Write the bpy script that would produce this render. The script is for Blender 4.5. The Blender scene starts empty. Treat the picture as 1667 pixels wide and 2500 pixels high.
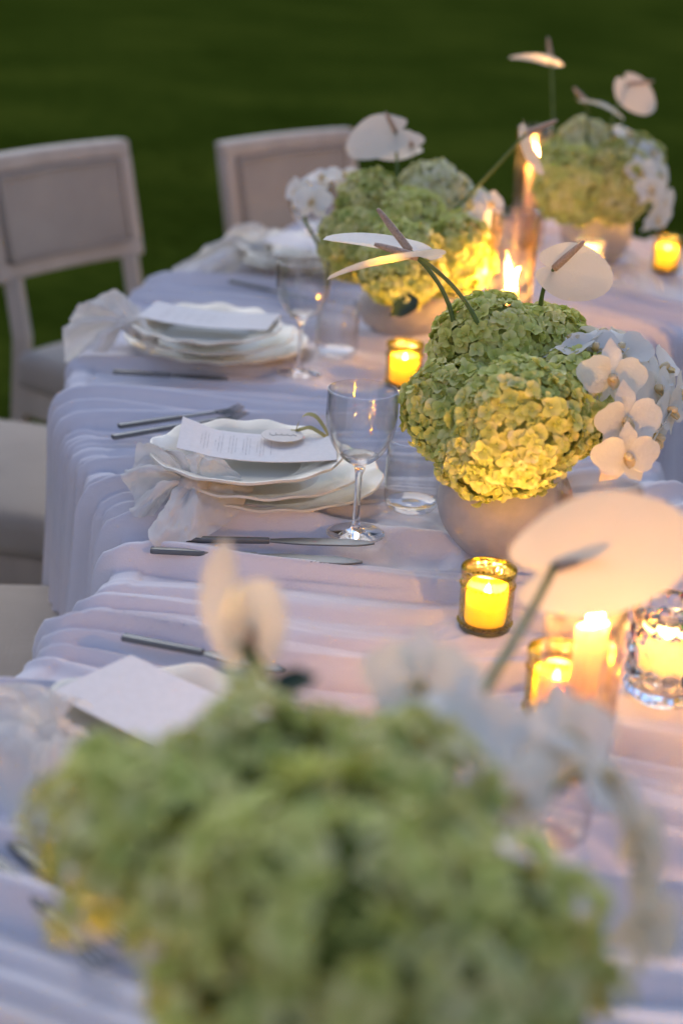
import bpy, math, random
import numpy as np
from mathutils import Vector, Matrix

random.seed(7)
rng = np.random.default_rng(7)
R = math.radians
sc = bpy.context.scene
COL = sc.collection

# ------------------------------------------------------------------ camera
PITCH, ROLL, FPX, CAMZ = R(21.2), R(3.0), 4000.0, 1.45
cam_data = bpy.data.cameras.new('camera')
cam = bpy.data.objects.new('camera', cam_data)
COL.objects.link(cam)
cam_rot = Matrix.Rotation(math.pi/2 - PITCH, 3, 'X') @ Matrix.Rotation(ROLL, 3, 'Z')
cam.matrix_world = Matrix.Translation((0, 0, CAMZ)) @ cam_rot.to_4x4()
cam_data.sensor_fit = 'VERTICAL'
cam_data.sensor_height = 36.0
cam_data.lens = 36.0*FPX/2500
cam_data.clip_start = 0.05
cam_data.clip_end = 400
cam_data.dof.use_dof = True
cam_data.dof.focus_distance = 1.84
cam_data.dof.aperture_fstop = 2.6
sc.camera = cam

# ------------------------------------------------------------------ sky, sun, exposure
SUN_EL, SUN_AZ = R(-1.5), R(12)           # last glow low behind the far end of the table
world = bpy.data.worlds.new('World')
sc.world = world
world.use_nodes = True
wn = world.node_tree.nodes
sky = wn.new('ShaderNodeTexSky')
sky.sky_type = 'NISHITA'
sky.sun_disc = False
sky.sun_elevation = SUN_EL
sky.sun_rotation = SUN_AZ
sky.altitude = 50
sky.air_density = 1.0
sky.dust_density = 0.6
sky.ozone_density = 1.85
bg = wn['Background']
bg.inputs['Strength'].default_value = 0.15
world.node_tree.links.new(sky.outputs['Color'], bg.inputs['Color'])

sun_data = bpy.data.lights.new('sun', 'SUN')
sun_data.energy = 0.055
sun_data.angle = R(40)
sun_data.color = (1.0, 0.91, 0.80)
sun = bpy.data.objects.new('sun', sun_data)
COL.objects.link(sun)
sd = Vector((-0.20, 0.70, 0.68))             # what is left of the daylight comes over the far end
sun.rotation_euler = sd.to_track_quat('Z', 'Y').to_euler()

vs = sc.view_settings
vs.view_transform = 'Standard'
vs.look = 'None'
vs.gamma = 1.0
vs.use_curve_mapping = False
vs.exposure = 4.6
sc.render.engine = 'CYCLES'
cy = sc.cycles
cy.use_denoising = True
cy.denoiser = 'OPENIMAGEDENOISE'
cy.max_bounces = 10
cy.diffuse_bounces = 4
cy.glossy_bounces = 5
cy.transmission_bounces = 10
cy.transparent_max_bounces = 24
cy.sample_clamp_indirect = 4.0
cy.blur_glossy = 0.3

# ------------------------------------------------------------------ helpers
FLAME_STRENGTH = 42.0
TOP = 0.75                                    # table height

def ray(px, py):
    d = cam_rot @ Vector(((px-833.5)/FPX, -(py-1250)/FPX, -1.0))
    return d
def at(px, py, z):                            # point of the photograph that lies at height z
    d = ray(px, py)
    k = (z-CAMZ)/d.z
    return Vector((d.x*k, d.y*k, z))
def dp(px, py, depth):                        # point of the photograph at a distance in front of the lens
    return Vector((0, 0, CAMZ)) + ray(px, py)*depth

def tag(o, label=None, cat=None, group=None, kind=None):
    if label: o['label'] = label
    if cat: o['category'] = cat
    if group: o['group'] = group
    if kind: o['kind'] = kind
    return o
def empty(name, loc=(0, 0, 0), parent=None):
    o = bpy.data.objects.new(name, None)
    o.empty_display_size = 0.03
    COL.objects.link(o)
    o.location = loc
    if parent: o.parent = parent
    return o
def mesh(name, verts, faces, mats, smooth=True, mi=None):
    m = bpy.data.meshes.new(name)
    m.from_pydata([tuple(map(float, v)) for v in verts], [], [tuple(int(i) for i in f) for f in faces])
    for x in (mats if isinstance(mats, (list, tuple)) else [mats]):
        m.materials.append(x)
    if smooth:
        m.polygons.foreach_set('use_smooth', [True]*len(m.polygons))
    if mi is not None:
        m.polygons.foreach_set('material_index', mi)
    m.update()
    return m
def obj(name, me, parent=None, loc=None, rot=None):
    o = bpy.data.objects.new(name, me)
    COL.objects.link(o)
    if parent: o.parent = parent
    if loc is not None: o.location = loc
    if rot is not None: o.rotation_euler = rot
    return o
def frame(origin, x, z, s=1.0):               # matrix with local x along x and local z near z
    x = Vector(x).normalized()
    z = Vector(z); z = (z - x*z.dot(x)).normalized()
    y = z.cross(x)
    m = Matrix(((x.x, y.x, z.x), (x.y, y.y, z.y), (x.z, y.z, z.z))).to_4x4()
    return Matrix.Translation(origin) @ m @ Matrix.Scale(s, 4)
def lathe(profile, n=48, mod=None):
    vs_, fs = [], []
    k = len(profile)
    for j in range(n):
        a = 2*math.pi*j/n
        for i, (r, z) in enumerate(profile):
            rr, zz = (r, z) if mod is None else mod(r, z, a, i)
            vs_.append((rr*math.cos(a), rr*math.sin(a), zz))
    for j in range(n):
        for i in range(k-1):
            a, b = j*k+i, ((j+1) % n)*k+i
            fs.append((a, b, b+1, a+1))
    return vs_, fs
def tube(pts, rad, n=8, cap=True):
    pts = [Vector(p) for p in pts]
    vs_, fs = [], []
    up = Vector((0.13, 0.31, 0.94))
    for i, p in enumerate(pts):
        t = (pts[min(i+1, len(pts)-1)] - pts[max(i-1, 0)]).normalized()
        a = t.cross(up)
        if a.length < 1e-3: a = t.cross(Vector((1, 0, 0)))
        a.normalize(); b = t.cross(a)
        r = rad[i] if hasattr(rad, '__len__') else rad
        for j in range(n):
            w = 2*math.pi*j/n
            vs_.append(p + a*(r*math.cos(w)) + b*(r*math.sin(w)))
    for i in range(len(pts)-1):
        for j in range(n):
            fs.append((i*n+j, i*n+(j+1) % n, (i+1)*n+(j+1) % n, (i+1)*n+j))
    if cap:
        fs.append(tuple(range(n))[::-1]); fs.append(tuple((len(pts)-1)*n+j for j in range(n)))
    return vs_, fs
def bez(p0, p1, p2, n=12):
    p0, p1, p2 = Vector(p0), Vector(p1), Vector(p2)
    return [p0*(1-t)**2 + p1*2*t*(1-t) + p2*t*t for t in [i/(n-1) for i in range(n)]]
def merge(*vf):
    V, F = [], []
    for v, f in vf:
        o = len(V)
        V += list(v); F += [tuple(i+o for i in q) for q in f]
    return V, F
def box(cx, cy_, cz, sx, sy, sz, b=0.004, bend=None, nx=1):
    # bevelled box; optional cuts along x and a bend function
    import bmesh
    bm = bmesh.new()
    bmesh.ops.create_cube(bm, size=1)
    bmesh.ops.scale(bm, vec=(sx, sy, sz), verts=bm.verts)
    bmesh.ops.bevel(bm, geom=bm.edges[:], offset=b, segments=3, profile=0.6, affect='EDGES')
    if nx > 1:
        for i in range(1, nx):
            bmesh.ops.bisect_plane(bm, geom=bm.verts[:]+bm.edges[:]+bm.faces[:],
                                   plane_co=(-sx/2+sx*i/nx, 0, 0), plane_no=(1, 0, 0))
    bm.verts.ensure_lookup_table()
    V = [Vector((v.co.x+cx, v.co.y+cy_, v.co.z+cz)) for v in bm.verts]
    F = [tuple(v.index for v in f.verts) for f in bm.faces]
    bm.verts.index_update()
    F = [tuple(v.index for v in f.verts) for f in bm.faces]
    bm.free()
    if bend: V = [bend(v) for v in V]
    return V, F

# lattice noise in numpy
_tab = rng.random((257, 257))
def noise2(x, y):
    x = np.asarray(x, float); y = np.asarray(y, float)
    xi = np.floor(x).astype(int); yi = np.floor(y).astype(int)
    fx = x-xi; fy = y-yi
    fx = fx*fx*fx*(fx*(fx*6-15)+10); fy = fy*fy*fy*(fy*(fy*6-15)+10)
    a = _tab[xi % 256, yi % 256]; b = _tab[(xi+1) % 256, yi % 256]
    c = _tab[xi % 256, (yi+1) % 256]; d = _tab[(xi+1) % 256, (yi+1) % 256]
    return ((a*(1-fx)+b*fx)*(1-fy) + (c*(1-fx)+d*fx)*fy)*2-1

# ------------------------------------------------------------------ materials
def new_mat(name):
    m = bpy.data.materials.new(name)
    m.use_nodes = True
    nt = m.node_tree
    return m, nt.nodes, nt.links, nt.nodes['Principled BSDF'], nt.nodes['Material Output']
def noise_node(N, L, scale, detail=4, coord='Object', stretch=None):
    tc = N.new('ShaderNodeTexCoord')
    t = N.new('ShaderNodeTexNoise')
    t.inputs['Scale'].default_value = scale
    t.inputs['Detail'].default_value = detail
    if stretch:
        mp = N.new('ShaderNodeMapping')
        mp.inputs['Scale'].default_value = stretch
        L.new(tc.outputs[coord], mp.inputs['Vector']); L.new(mp.outputs['Vector'], t.inputs['Vector'])
    else:
        L.new(tc.outputs[coord], t.inputs['Vector'])
    return t
def ramp(N, L, src, stops):
    r = N.new('ShaderNodeValToRGB')
    el = r.color_ramp.elements
    el[0].position, el[0].color = stops[0][0], (*stops[0][1], 1)
    el[1].position, el[1].color = stops[-1][0], (*stops[-1][1], 1)
    for p, c in stops[1:-1]:
        e = el.new(p); e.color = (*c, 1)
    L.new(src, r.inputs['Fac'])
    return r.outputs['Color']
def bump(N, L, src, dist, strength=1.0):
    b = N.new('ShaderNodeBump')
    b.inputs['Distance'].default_value = dist
    b.inputs['Strength'].default_value = strength
    L.new(src, b.inputs['Height'])
    return b.outputs['Normal']

def plain(name, c0, c1, rough, scale=30, bumpd=0.0, coat=0.0, metal=0.0, sss=0.0, sheen=0.0, stretch=None):
    m, N, L, P, O = new_mat(name)
    t = noise_node(N, L, scale, 5, stretch=stretch)
    L.new(ramp(N, L, t.outputs['Fac'], [(0.3, c0), (0.7, c1)]), P.inputs['Base Color'])
    P.inputs['Roughness'].default_value = rough
    P.inputs['Metallic'].default_value = metal
    P.inputs['Coat Weight'].default_value = coat
    P.inputs['Coat Roughness'].default_value = 0.06
    P.inputs['Sheen Weight'].default_value = sheen
    if sss:
        P.inputs['Subsurface Weight'].default_value = sss
        P.inputs['Subsurface Radius'].default_value = (1, 0.6, 0.3)
        P.inputs['Subsurface Scale'].default_value = 0.012
    if bumpd:
        L.new(bump(N, L, t.outputs['Fac'], bumpd), P.inputs['Normal'])
    return m

def fabric(name, c0, c1, trans=0.0, clear=0.0, weave=1400, bumpd=0.0003, sheen=0.2):
    m, N, L, P, O = new_mat(name)
    tc = N.new('ShaderNodeTexCoord')
    t = noise_node(N, L, 9, 4)
    w1 = noise_node(N, L, 1.0, 2, stretch=(weave, weave*0.08, weave*0.5))
    w2 = noise_node(N, L, 1.0, 2, stretch=(weave*0.08, weave, weave*0.5))
    mx = N.new('ShaderNodeMath'); mx.operation = 'ADD'
    L.new(w1.outputs['Fac'], mx.inputs[0]); L.new(w2.outputs['Fac'], mx.inputs[1])
    col = ramp(N, L, t.outputs['Fac'], [(0.3, c0), (0.7, c1)])
    L.new(col, P.inputs['Base Color'])
    P.inputs['Roughness'].default_value = 0.9
    P.inputs['Specular IOR Level'].default_value = 0.15
    P.inputs['Sheen Weight'].default_value = sheen
    nrm = bump(N, L, mx.outputs[0], bumpd, 0.6)
    L.new(nrm, P.inputs['Normal'])
    out = P.outputs['BSDF']
    if trans:
        tr = N.new('ShaderNodeBsdfTranslucent')
        L.new(col, tr.inputs['Color'])
        ms = N.new('ShaderNodeMixShader'); ms.inputs['Fac'].default_value = trans
        L.new(out, ms.inputs[1]); L.new(tr.outputs['BSDF'], ms.inputs[2])
        out = ms.outputs['Shader']
    if clear:
        tp = N.new('ShaderNodeBsdfTransparent')
        ms = N.new('ShaderNodeMixShader'); ms.inputs['Fac'].default_value = clear
        L.new(out, ms.inputs[1]); L.new(tp.outputs['BSDF'], ms.inputs[2])
        out = ms.outputs['Shader']
    L.new(out, O.inputs['Surface'])
    return m

def petal_mat(name, stops, trans=0.3, scale=60, rough=0.55, spec=0.3, patch=0.0, throat=None):
    # colour differs from flower to flower and island to island, as on the living plant
    m, N, L, P, O = new_mat(name)
    g = N.new('ShaderNodeNewGeometry')
    oi = N.new('ShaderNodeObjectInfo')
    ad = N.new('ShaderNodeMath'); ad.operation = 'ADD'
    L.new(g.outputs['Random Per Island'], ad.inputs[0]); L.new(oi.outputs['Random'], ad.inputs[1])
    fr = N.new('ShaderNodeMath'); fr.operation = 'FRACT'
    L.new(ad.outputs[0], fr.inputs[0])
    t = noise_node(N, L, scale, 3)
    mx = N.new('ShaderNodeMix'); mx.data_type = 'FLOAT'
    mx.inputs[0].default_value = 0.35
    L.new(fr.outputs[0], mx.inputs[2]); L.new(t.outputs['Fac'], mx.inputs[3])
    src = mx.outputs[0]
    if patch:
        pn = N.new('ShaderNodeTexNoise'); pn.inputs['Scale'].default_value = 26; pn.inputs['Detail'].default_value = 2
        L.new(g.outputs['Position'], pn.inputs['Vector'])
        st = N.new('ShaderNodeMapRange'); st.inputs['From Min'].default_value = 0.32; st.inputs['From Max'].default_value = 0.68
        L.new(pn.outputs['Fac'], st.inputs['Value'])
        m3 = N.new('ShaderNodeMix'); m3.data_type = 'FLOAT'; m3.inputs[0].default_value = patch
        L.new(src, m3.inputs[2]); L.new(st.outputs['Result'], m3.inputs[3]); src = m3.outputs[0]
    col = ramp(N, L, src, stops)
    if throat:                                  # greener towards the middle of each floret
        aN = N.new('ShaderNodeAttribute'); aN.attribute_name = 'tip'
        mr = N.new('ShaderNodeMapRange'); mr.inputs['From Min'].default_value = 0.1; mr.inputs['From Max'].default_value = 0.75
        mr.inputs['To Min'].default_value = 0.5; mr.inputs['To Max'].default_value = 0.0
        L.new(aN.outputs['Fac'], mr.inputs['Value'])
        mc = N.new('ShaderNodeMix'); mc.data_type = 'RGBA'; mc.inputs[7].default_value = (*throat, 1)
        L.new(mr.outputs['Result'], mc.inputs[0]); L.new(col, mc.inputs[6]); col = mc.outputs[2]
    L.new(col, P.inputs['Base Color'])
    P.inputs['Roughness'].default_value = rough
    P.inputs['Specular IOR Level'].default_value = spec
    L.new(bump(N, L, noise_node(N, L, 260, 2).outputs['Fac'], 0.0006), P.inputs['Normal'])
    tr = N.new('ShaderNodeBsdfTranslucent')
    L.new(col, tr.inputs['Color'])
    ms = N.new('ShaderNodeMixShader'); ms.inputs['Fac'].default_value = trans
    L.new(P.outputs['BSDF'], ms.inputs[1]); L.new(tr.outputs['BSDF'], ms.inputs[2])
    L.new(ms.outputs['Shader'], O.inputs['Surface'])
    return m

def thin_glass(name, tint, edge, rough=0.02, bumpd=0.0, bscale=200, smudge=0.0, voronoi=False):
    # thin wall: light passes straight, mirror reflection grows towards grazing
    m, N, L, P, O = new_mat(name)
    N.remove(P)
    lw = N.new('ShaderNodeLayerWeight'); lw.inputs['Blend'].default_value = 0.5
    pw = N.new('ShaderNodeMath'); pw.operation = 'POWER'; pw.inputs[1].default_value = 3.0
    L.new(lw.outputs['Facing'], pw.inputs[0])
    mr = N.new('ShaderNodeMapRange')
    mr.inputs['To Min'].default_value = 0.05; mr.inputs['To Max'].default_value = 0.75
    L.new(pw.outputs[0], mr.inputs['Value'])
    cm = N.new('ShaderNodeMix'); cm.data_type = 'RGBA'
    cm.inputs[6].default_value = (*tint, 1); cm.inputs[7].default_value = (*edge, 1)
    L.new(pw.outputs[0], cm.inputs[0])
    tp = N.new('ShaderNodeBsdfTransparent'); L.new(cm.outputs[2], tp.inputs['Color'])
    gl = N.new('ShaderNodeBsdfGlossy'); gl.inputs['Roughness'].default_value = rough
    gl.inputs['Color'].default_value = (1, 1, 1, 1)
    if bumpd:
        if voronoi:
            tc = N.new('ShaderNodeTexCoord')
            v = N.new('ShaderNodeTexVoronoi'); v.inputs['Scale'].default_value = bscale
            L.new(tc.outputs['Object'], v.inputs['Vector']); src = v.outputs['Distance']
        else:
            src = noise_node(N, L, bscale, 2).outputs['Fac']
        nb = bump(N, L, src, bumpd)
        L.new(nb, gl.inputs['Normal']); L.new(nb, lw.inputs['Normal'])
    ms = N.new('ShaderNodeMixShader')
    L.new(mr.outputs['Result'], ms.inputs['Fac'])
    L.new(tp.outputs['BSDF'], ms.inputs[1]); L.new(gl.outputs['BSDF'], ms.inputs[2])
    out = ms.outputs['Shader']
    if smudge:
        df = N.new('ShaderNodeBsdfTranslucent'); df.inputs['Color'].default_value = (0.8, 0.75, 0.7, 1)
        t = noise_node(N, L, 45, 6)
        m2 = N.new('ShaderNodeMapRange'); m2.inputs['From Min'].default_value = 0.45
        m2.inputs['From Max'].default_value = 0.8; m2.inputs['To Max'].default_value = smudge
        L.new(t.outputs['Fac'], m2.inputs['Value'])
        s2 = N.new('ShaderNodeMixShader'); L.new(m2.outputs['Result'], s2.inputs['Fac'])
        L.new(out, s2.inputs[1]); L.new(df.outputs['BSDF'], s2.inputs[2]); out = s2.outputs['Shader']
    L.new(out, O.inputs['Surface'])
    return m
def solid_glass(name, tint=(1, 1, 1), rough=0.0, ior=1.48):
    m, N, L, P, O = new_mat(name)
    P.inputs['Base Color'].default_value = (*tint, 1)
    P.inputs['Transmission Weight'].default_value = 1.0
    P.inputs['Roughness'].default_value = rough
    P.inputs['IOR'].default_value = ior
    return m
def flame_mat():
    m, N, L, P, O = new_mat('flame')
    N.remove(P)
    tc = N.new('ShaderNodeTexCoord')
    sx = N.new('ShaderNodeSeparateXYZ'); L.new(tc.outputs['Generated'], sx.inputs[0])
    c = ramp(N, L, sx.outputs['Z'], [(0.0, (0.9, 0.32, 0.06)), (0.25, (1.0, 0.58, 0.17)), (1.0, (1.0, 0.44, 0.09))])
    e = N.new('ShaderNodeEmission'); e.inputs['Strength'].default_value = FLAME_STRENGTH
    L.new(c, e.inputs['Color']); L.new(e.outputs['Emission'], O.inputs['Surface'])
    return m
def wax_mat(name, col, trans=0.5):
    m, N, L, P, O = new_mat(name)
    t = noise_node(N, L, 50, 3)
    c = ramp(N, L, t.outputs['Fac'], [(0.3, tuple(x*0.93 for x in col)), (0.7, col)])
    L.new(c, P.inputs['Base Color'])
    P.inputs['Roughness'].default_value = 0.45
    P.inputs['Subsurface Weight'].default_value = 0.4
    P.inputs['Subsurface Radius'].default_value = (1, 0.55, 0.25)
    P.inputs['Subsurface Scale'].default_value = 0.01
    tr = N.new('ShaderNodeBsdfTranslucent'); L.new(c, tr.inputs['Color'])
    ms = N.new('ShaderNodeMixShader'); ms.inputs['Fac'].default_value = trans
    L.new(P.outputs['BSDF'], ms.inputs[1]); L.new(tr.outputs['BSDF'], ms.inputs[2])
    L.new(ms.outputs['Shader'], O.inputs['Surface'])
    return m
def lawn_mat():
    m, N, L, P, O = new_mat('lawn')
    band = noise_node(N, L, 1.0, 3, stretch=(0.7, 0.8, 1))
    fine = noise_node(N, L, 9, 8)
    mx = N.new('ShaderNodeMix'); mx.data_type = 'FLOAT'; mx.inputs[0].default_value = 0.4
    L.new(band.outputs['Fac'], mx.inputs[2]); L.new(fine.outputs['Fac'], mx.inputs[3])
    c = ramp(N, L, mx.outputs[0], [(0.32, (0.020, 0.034, 0.003)), (0.5, (0.037, 0.056, 0.006)), (0.70, (0.066, 0.085, 0.010))])
    L.new(c, P.inputs['Base Color'])
    P.inputs['Roughness'].default_value = 0.95
    P.inputs['Specular IOR Level'].default_value = 0.0
    L.new(bump(N, L, fine.outputs['Fac'], 0.03), P.inputs['Normal'])
    return m

M = {}
M['cloth'] = fabric('white_chiffon', (0.74, 0.715, 0.74), (0.80, 0.775, 0.79), trans=0.05, weave=900, bumpd=0.0007)
M['napkin'] = fabric('white_gauze', (0.88, 0.855, 0.79), (0.92, 0.895, 0.83), trans=0.36, clear=0.15, weave=1300, bumpd=0.0006)
M['upholstery'] = fabric('grey_linen', (0.37, 0.315, 0.25), (0.44, 0.38, 0.30), weave=420, bumpd=0.0012, sheen=0.3)
M['wood'] = plain('whitewashed_wood', (0.44, 0.37, 0.29), (0.58, 0.50, 0.40), 0.55, 14, 0.0006, stretch=(1, 1, 0.15))
M['ceramic'] = plain('cream_ceramic', (0.74, 0.70, 0.57), (0.78, 0.745, 0.62), 0.36, 20, coat=0.22)
M['vase'] = plain('matte_stone_vase', (0.40, 0.37, 0.345), (0.47, 0.435, 0.405), 0.8, 60, 0.0005)
M['card'] = plain('cotton_paper', (0.78, 0.755, 0.72), (0.83, 0.805, 0.77), 0.9, 160, 0.0002)
M['ink'] = plain('grey_ink', (0.30, 0.29, 0.27), (0.36, 0.34, 0.32), 0.8)
M['tagpaper'] = plain('vellum_paper', (0.70, 0.65, 0.57), (0.76, 0.71, 0.63), 0.7, 80)
M['ribbon'] = fabric('olive_silk_ribbon', (0.42, 0.38, 0.13), (0.52, 0.47, 0.19), trans=0.25, weave=900, sheen=0.4)
M['steel'] = plain('brushed_steel', (0.12, 0.13, 0.135), (0.19, 0.20, 0.205), 0.45, 40, metal=1.0, stretch=(0.2, 1, 1))
M['floret'] = petal_mat('hydrangea_petal', [(0.10, (0.56, 0.65, 0.16)), (0.40, (0.76, 0.79, 0.24)), (0.70, (0.88, 0.84, 0.36)), (0.95, (0.93, 0.90, 0.56))], 0.22, patch=0.35, throat=(0.48, 0.55, 0.08))
M['floret_green'] = petal_mat('hydrangea_petal_green', [(0.08, (0.24, 0.34, 0.06)), (0.32, (0.60, 0.65, 0.19)), (0.60, (0.86, 0.80, 0.33)), (0.90, (0.94, 0.90, 0.54))], 0.22, patch=0.55, throat=(0.32, 0.40, 0.05))
M['floret_cream'] = petal_mat('hydrangea_petal_cream', [(0.15, (0.76, 0.77, 0.40)), (0.5, (0.88, 0.86, 0.56)), (0.85, (0.92, 0.90, 0.70))], 0.22, throat=(0.64, 0.66, 0.24))
M['core'] = plain('hydrangea_stems', (0.34, 0.39, 0.09), (0.48, 0.52, 0.15), 0.8, 90, 0.004)
M['core_dark'] = plain('hydrangea_gap_shade', (0.06, 0.09, 0.012), (0.16, 0.20, 0.03), 0.8, 90, 0.004)  # dark core colour stands for shade in the gaps between foreground florets
M['orchid'] = petal_mat('orchid_petal', [(0.2, (0.83, 0.81, 0.72)), (0.8, (0.90, 0.88, 0.80))], 0.28, 40)
M['lip'] = plain('orchid_lip', (0.74, 0.50, 0.10), (0.84, 0.80, 0.66), 0.5, 70)
M['spathe'] = petal_mat('anthurium_spathe', [(0.2, (0.82, 0.75, 0.62)), (0.8, (0.88, 0.82, 0.70))], 0.38, 40, rough=0.22, spec=0.5)
M['spadix'] = plain('anthurium_spadix', (0.50, 0.33, 0.22), (0.70, 0.50, 0.36), 0.55, 520, 0.003)
M['stem'] = plain('green_stem', (0.07, 0.12, 0.02), (0.13, 0.20, 0.045), 0.45, 40)
M['leaf'] = plain('dark_leaf', (0.012, 0.035, 0.01), (0.03, 0.06, 0.018), 0.35, 40)
M['amber'] = thin_glass('smoked_amber_glass', (0.95, 0.88, 0.80), (0.50, 0.36, 0.25), 0.03, 0.0004, 20, smudge=0.03)
M['olive'] = thin_glass('olive_yellow_glass', (0.78, 0.71, 0.08), (0.18, 0.17, 0.02), 0.05, 0.0012, 260, voronoi=True)
M['olive_base'] = plain('olive_glass_foot', (0.05, 0.045, 0.004), (0.09, 0.08, 0.008), 0.12, 30, coat=0.6)
M['crystal'] = solid_glass('clear_crystal', (1, 1, 1))
M['thin'] = thin_glass('thin_clear_glass', (0.955, 0.955, 0.955), (0.48, 0.48, 0.50), 0.01)
M['hob'] = thin_glass('clear_bubble_glass', (0.97, 0.97, 0.95), (0.35, 0.36, 0.36), 0.02)
M['wax'] = wax_mat('ivory_wax', (0.86, 0.80, 0.66), 0.28)
M['taper_wax'] = wax_mat('blush_taper_wax', (0.84, 0.72, 0.62), 0.3)
M['wick'] = plain('charred_wick', (0.02, 0.015, 0.01), (0.04, 0.03, 0.02), 0.9)
M['flame'] = flame_mat()
M['lawn'] = lawn_mat()
M['grass'] = petal_mat('grass_blade', [(0.1, (0.018, 0.034, 0.002)), (0.6, (0.04, 0.064, 0.004)), (0.95, (0.075, 0.098, 0.006))], 0.2, 8, 0.9, 0.0)

# ------------------------------------------------------------------ lawn
g = 150
v, f = [], []
nx_, ny_ = 60, 90
xs = np.linspace(-1, 1, nx_+1); ys = np.linspace(0, 1, ny_+1)
for yy in ys:
    for xx in xs:
        x = math.copysign(abs(xx)**2*g, xx); y = -30 + yy**1.6*(g+30)
        v.append((x, y, 0.02*float(noise2(x*0.7+40, y*0.7+11))-0.02))
for j in range(ny_):
    for i in range(nx_):
        a = j*(nx_+1)+i
        f.append((a, a+1, a+nx_+2, a+nx_+1))
lawn = obj('lawn', mesh('lawn', v, f, M['lawn']))
tag(lawn, kind='structure')

nb = 42000
bx = rng.uniform(-3.2, 3.0, nb); by = 2.4 + rng.random(nb)**1.5*7.0
h = rng.uniform(0.02, 0.05, nb)*(0.75+0.5*noise2(bx*1.3+3, by*1.3))
an = rng.uniform(0, 2*math.pi, nb); le = rng.uniform(0.1, 0.7, nb)*h
w = rng.uniform(0.0016, 0.003, nb)
gz = 0.02*noise2(bx*0.7+40, by*0.7+11)-0.024
ca, sa = np.cos(an), np.sin(an)
P0 = np.stack([bx-sa*w, by+ca*w, gz], 1); P1 = np.stack([bx+sa*w, by-ca*w, gz], 1)
P2 = np.stack([bx+ca*le*0.4-sa*w*0.8, by+sa*le*0.4+ca*w*0.8, gz+h*0.6], 1)
P3 = np.stack([bx+ca*le*0.4+sa*w*0.8, by+sa*le*0.4-ca*w*0.8, gz+h*0.6], 1)
P4 = np.stack([bx+ca*le, by+sa*le, gz+h], 1)
V = np.stack([P0, P1, P2, P3, P4], 1).reshape(-1, 3)
me = bpy.data.meshes.new('grass')
F = []
for i in range(nb):
    k = i*5
    F.append((k, k+1, k+3, k+2)); F.append((k+2, k+3, k+4))
me.from_pydata(V.tolist(), [], F)
me.materials.append(M['grass'])
tag(obj('grass', me), 'short dark green lawn grass behind and under the table', 'grass', kind='stuff')

# ------------------------------------------------------------------ serpentine table and its cloth
RUNGS = [((-1.25, 0.62), (-0.62, 0.0)), ((-0.98, 0.80), (-0.28, 0.18)), ((-0.72, 0.955), (0.05, 0.40)), ((-0.52, 1.10), (0.30, 0.72)),
         ((-0.375, 1.26), (0.45, 1.08)), ((-0.285, 1.42), (0.495, 1.42)), ((-0.25, 1.58), (0.485, 1.70)),
         ((-0.25, 1.74), (0.45, 1.90)), ((-0.295, 1.87), (0.41, 2.03)), ((-0.35, 2.02), (0.385, 2.16)),
         ((-0.395, 2.20), (0.38, 2.29)), ((-0.42, 2.40), (0.39, 2.42)), ((-0.415, 2.60), (0.42, 2.53)),
         ((-0.385, 2.80), (0.46, 2.63)), ((-0.335, 3.04), (0.52, 2.72)), ((-0.25, 3.30), (0.61, 2.80)),
         ((-0.10, 3.52), (0.71, 2.86)), ((0.10, 3.65), (0.82, 2.90)), ((0.33, 3.68), (0.92, 2.94)),
         ((0.56, 3.60), (1.00, 3.00)), ((0.78, 3.42), (1.02, 3.12))]
def catmull(P, n):
    P = np.array(P, float)
    P = np.vstack([2*P[0]-P[1], P, 2*P[-1]-P[-2]])
    m = len(P)-3
    t = np.linspace(0, m-1e-6, n)
    i = t.astype(int); u = (t-i)[:, None]
    p0, p1, p2, p3 = P[i], P[i+1], P[i+2], P[i+3]
    return 0.5*((2*p1)+(-p0+p2)*u+(2*p0-5*p1+4*p2-p3)*u*u+(-p0+3*p1-3*p2+p3)*u**3)
NS = 1500
LL = catmull([a for a, b in RUNGS], NS); RR = catmull([b for a, b in RUNGS], NS)
MID = (LL+RR)/2
S = np.concatenate([[0], np.cumsum(np.linalg.norm(np.diff(MID, axis=0), axis=1))])
def smooth_normal(E, sign):
    d = np.gradient(E, axis=0)
    n = np.stack([-d[:, 1], d[:, 0]], 1)*sign
    return n/np.linalg.norm(n, axis=1)[:, None]
NL = smooth_normal(LL, 1); NR = smooth_normal(RR, -1)

def folds(s, u):
    # gathered cloth: long creases across the table; u runs across in metres
    wq = 0.11*noise2(s*1.5+5, u*1.9+2) + 0.042*noise2(s*5+9, u*3.8+4) + 0.010*noise2(s*14+3, u*7+14)
    q = s + wq + 0.03*np.sin(u*2.3+s*3.1)
    def teeth(q_, lam, seed, steep):
        # one-sided pleats: a gentle back and a steep face towards smaller s, each fading in and out across the table
        ph = q_/lam
        n = np.floor(ph); t = ph-n
        h0 = np.clip(0.55+1.1*noise2(n*7.31+seed, u*1.9+n*0.37), 0, 1.2)
        up = np.clip(t/steep, 0, 1); up = up*up*(3-2*up)
        dn = 1-np.clip((t-steep)/(1-steep), 0, 1); dn = dn*dn*(3-2*dn)*0.6+dn*0.4
        return h0*np.where(t < steep, up, dn)
    b = noise2(q/0.034+31, u*1.5+13)
    c = noise2(q/0.016+71, u*2.6+23)
    big = noise2(q/0.14+17, u*0.8+41)
    ridge2 = (1-np.sqrt(b*b+0.006))**3
    fz = (0.0205*teeth(q, 0.082, 3, 0.22) + 0.0155*teeth(q+0.02*noise2(s*3+2, u*2.2+8)+0.4, 0.047, 11, 0.24)
          + 0.0095*teeth(q+0.012*noise2(s*6+12, u*3.2+28)+0.13, 0.026, 23, 0.30) + 0.006*big + 0.006*ridge2 + 0.0010*c - 0.024)
    return fz
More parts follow.
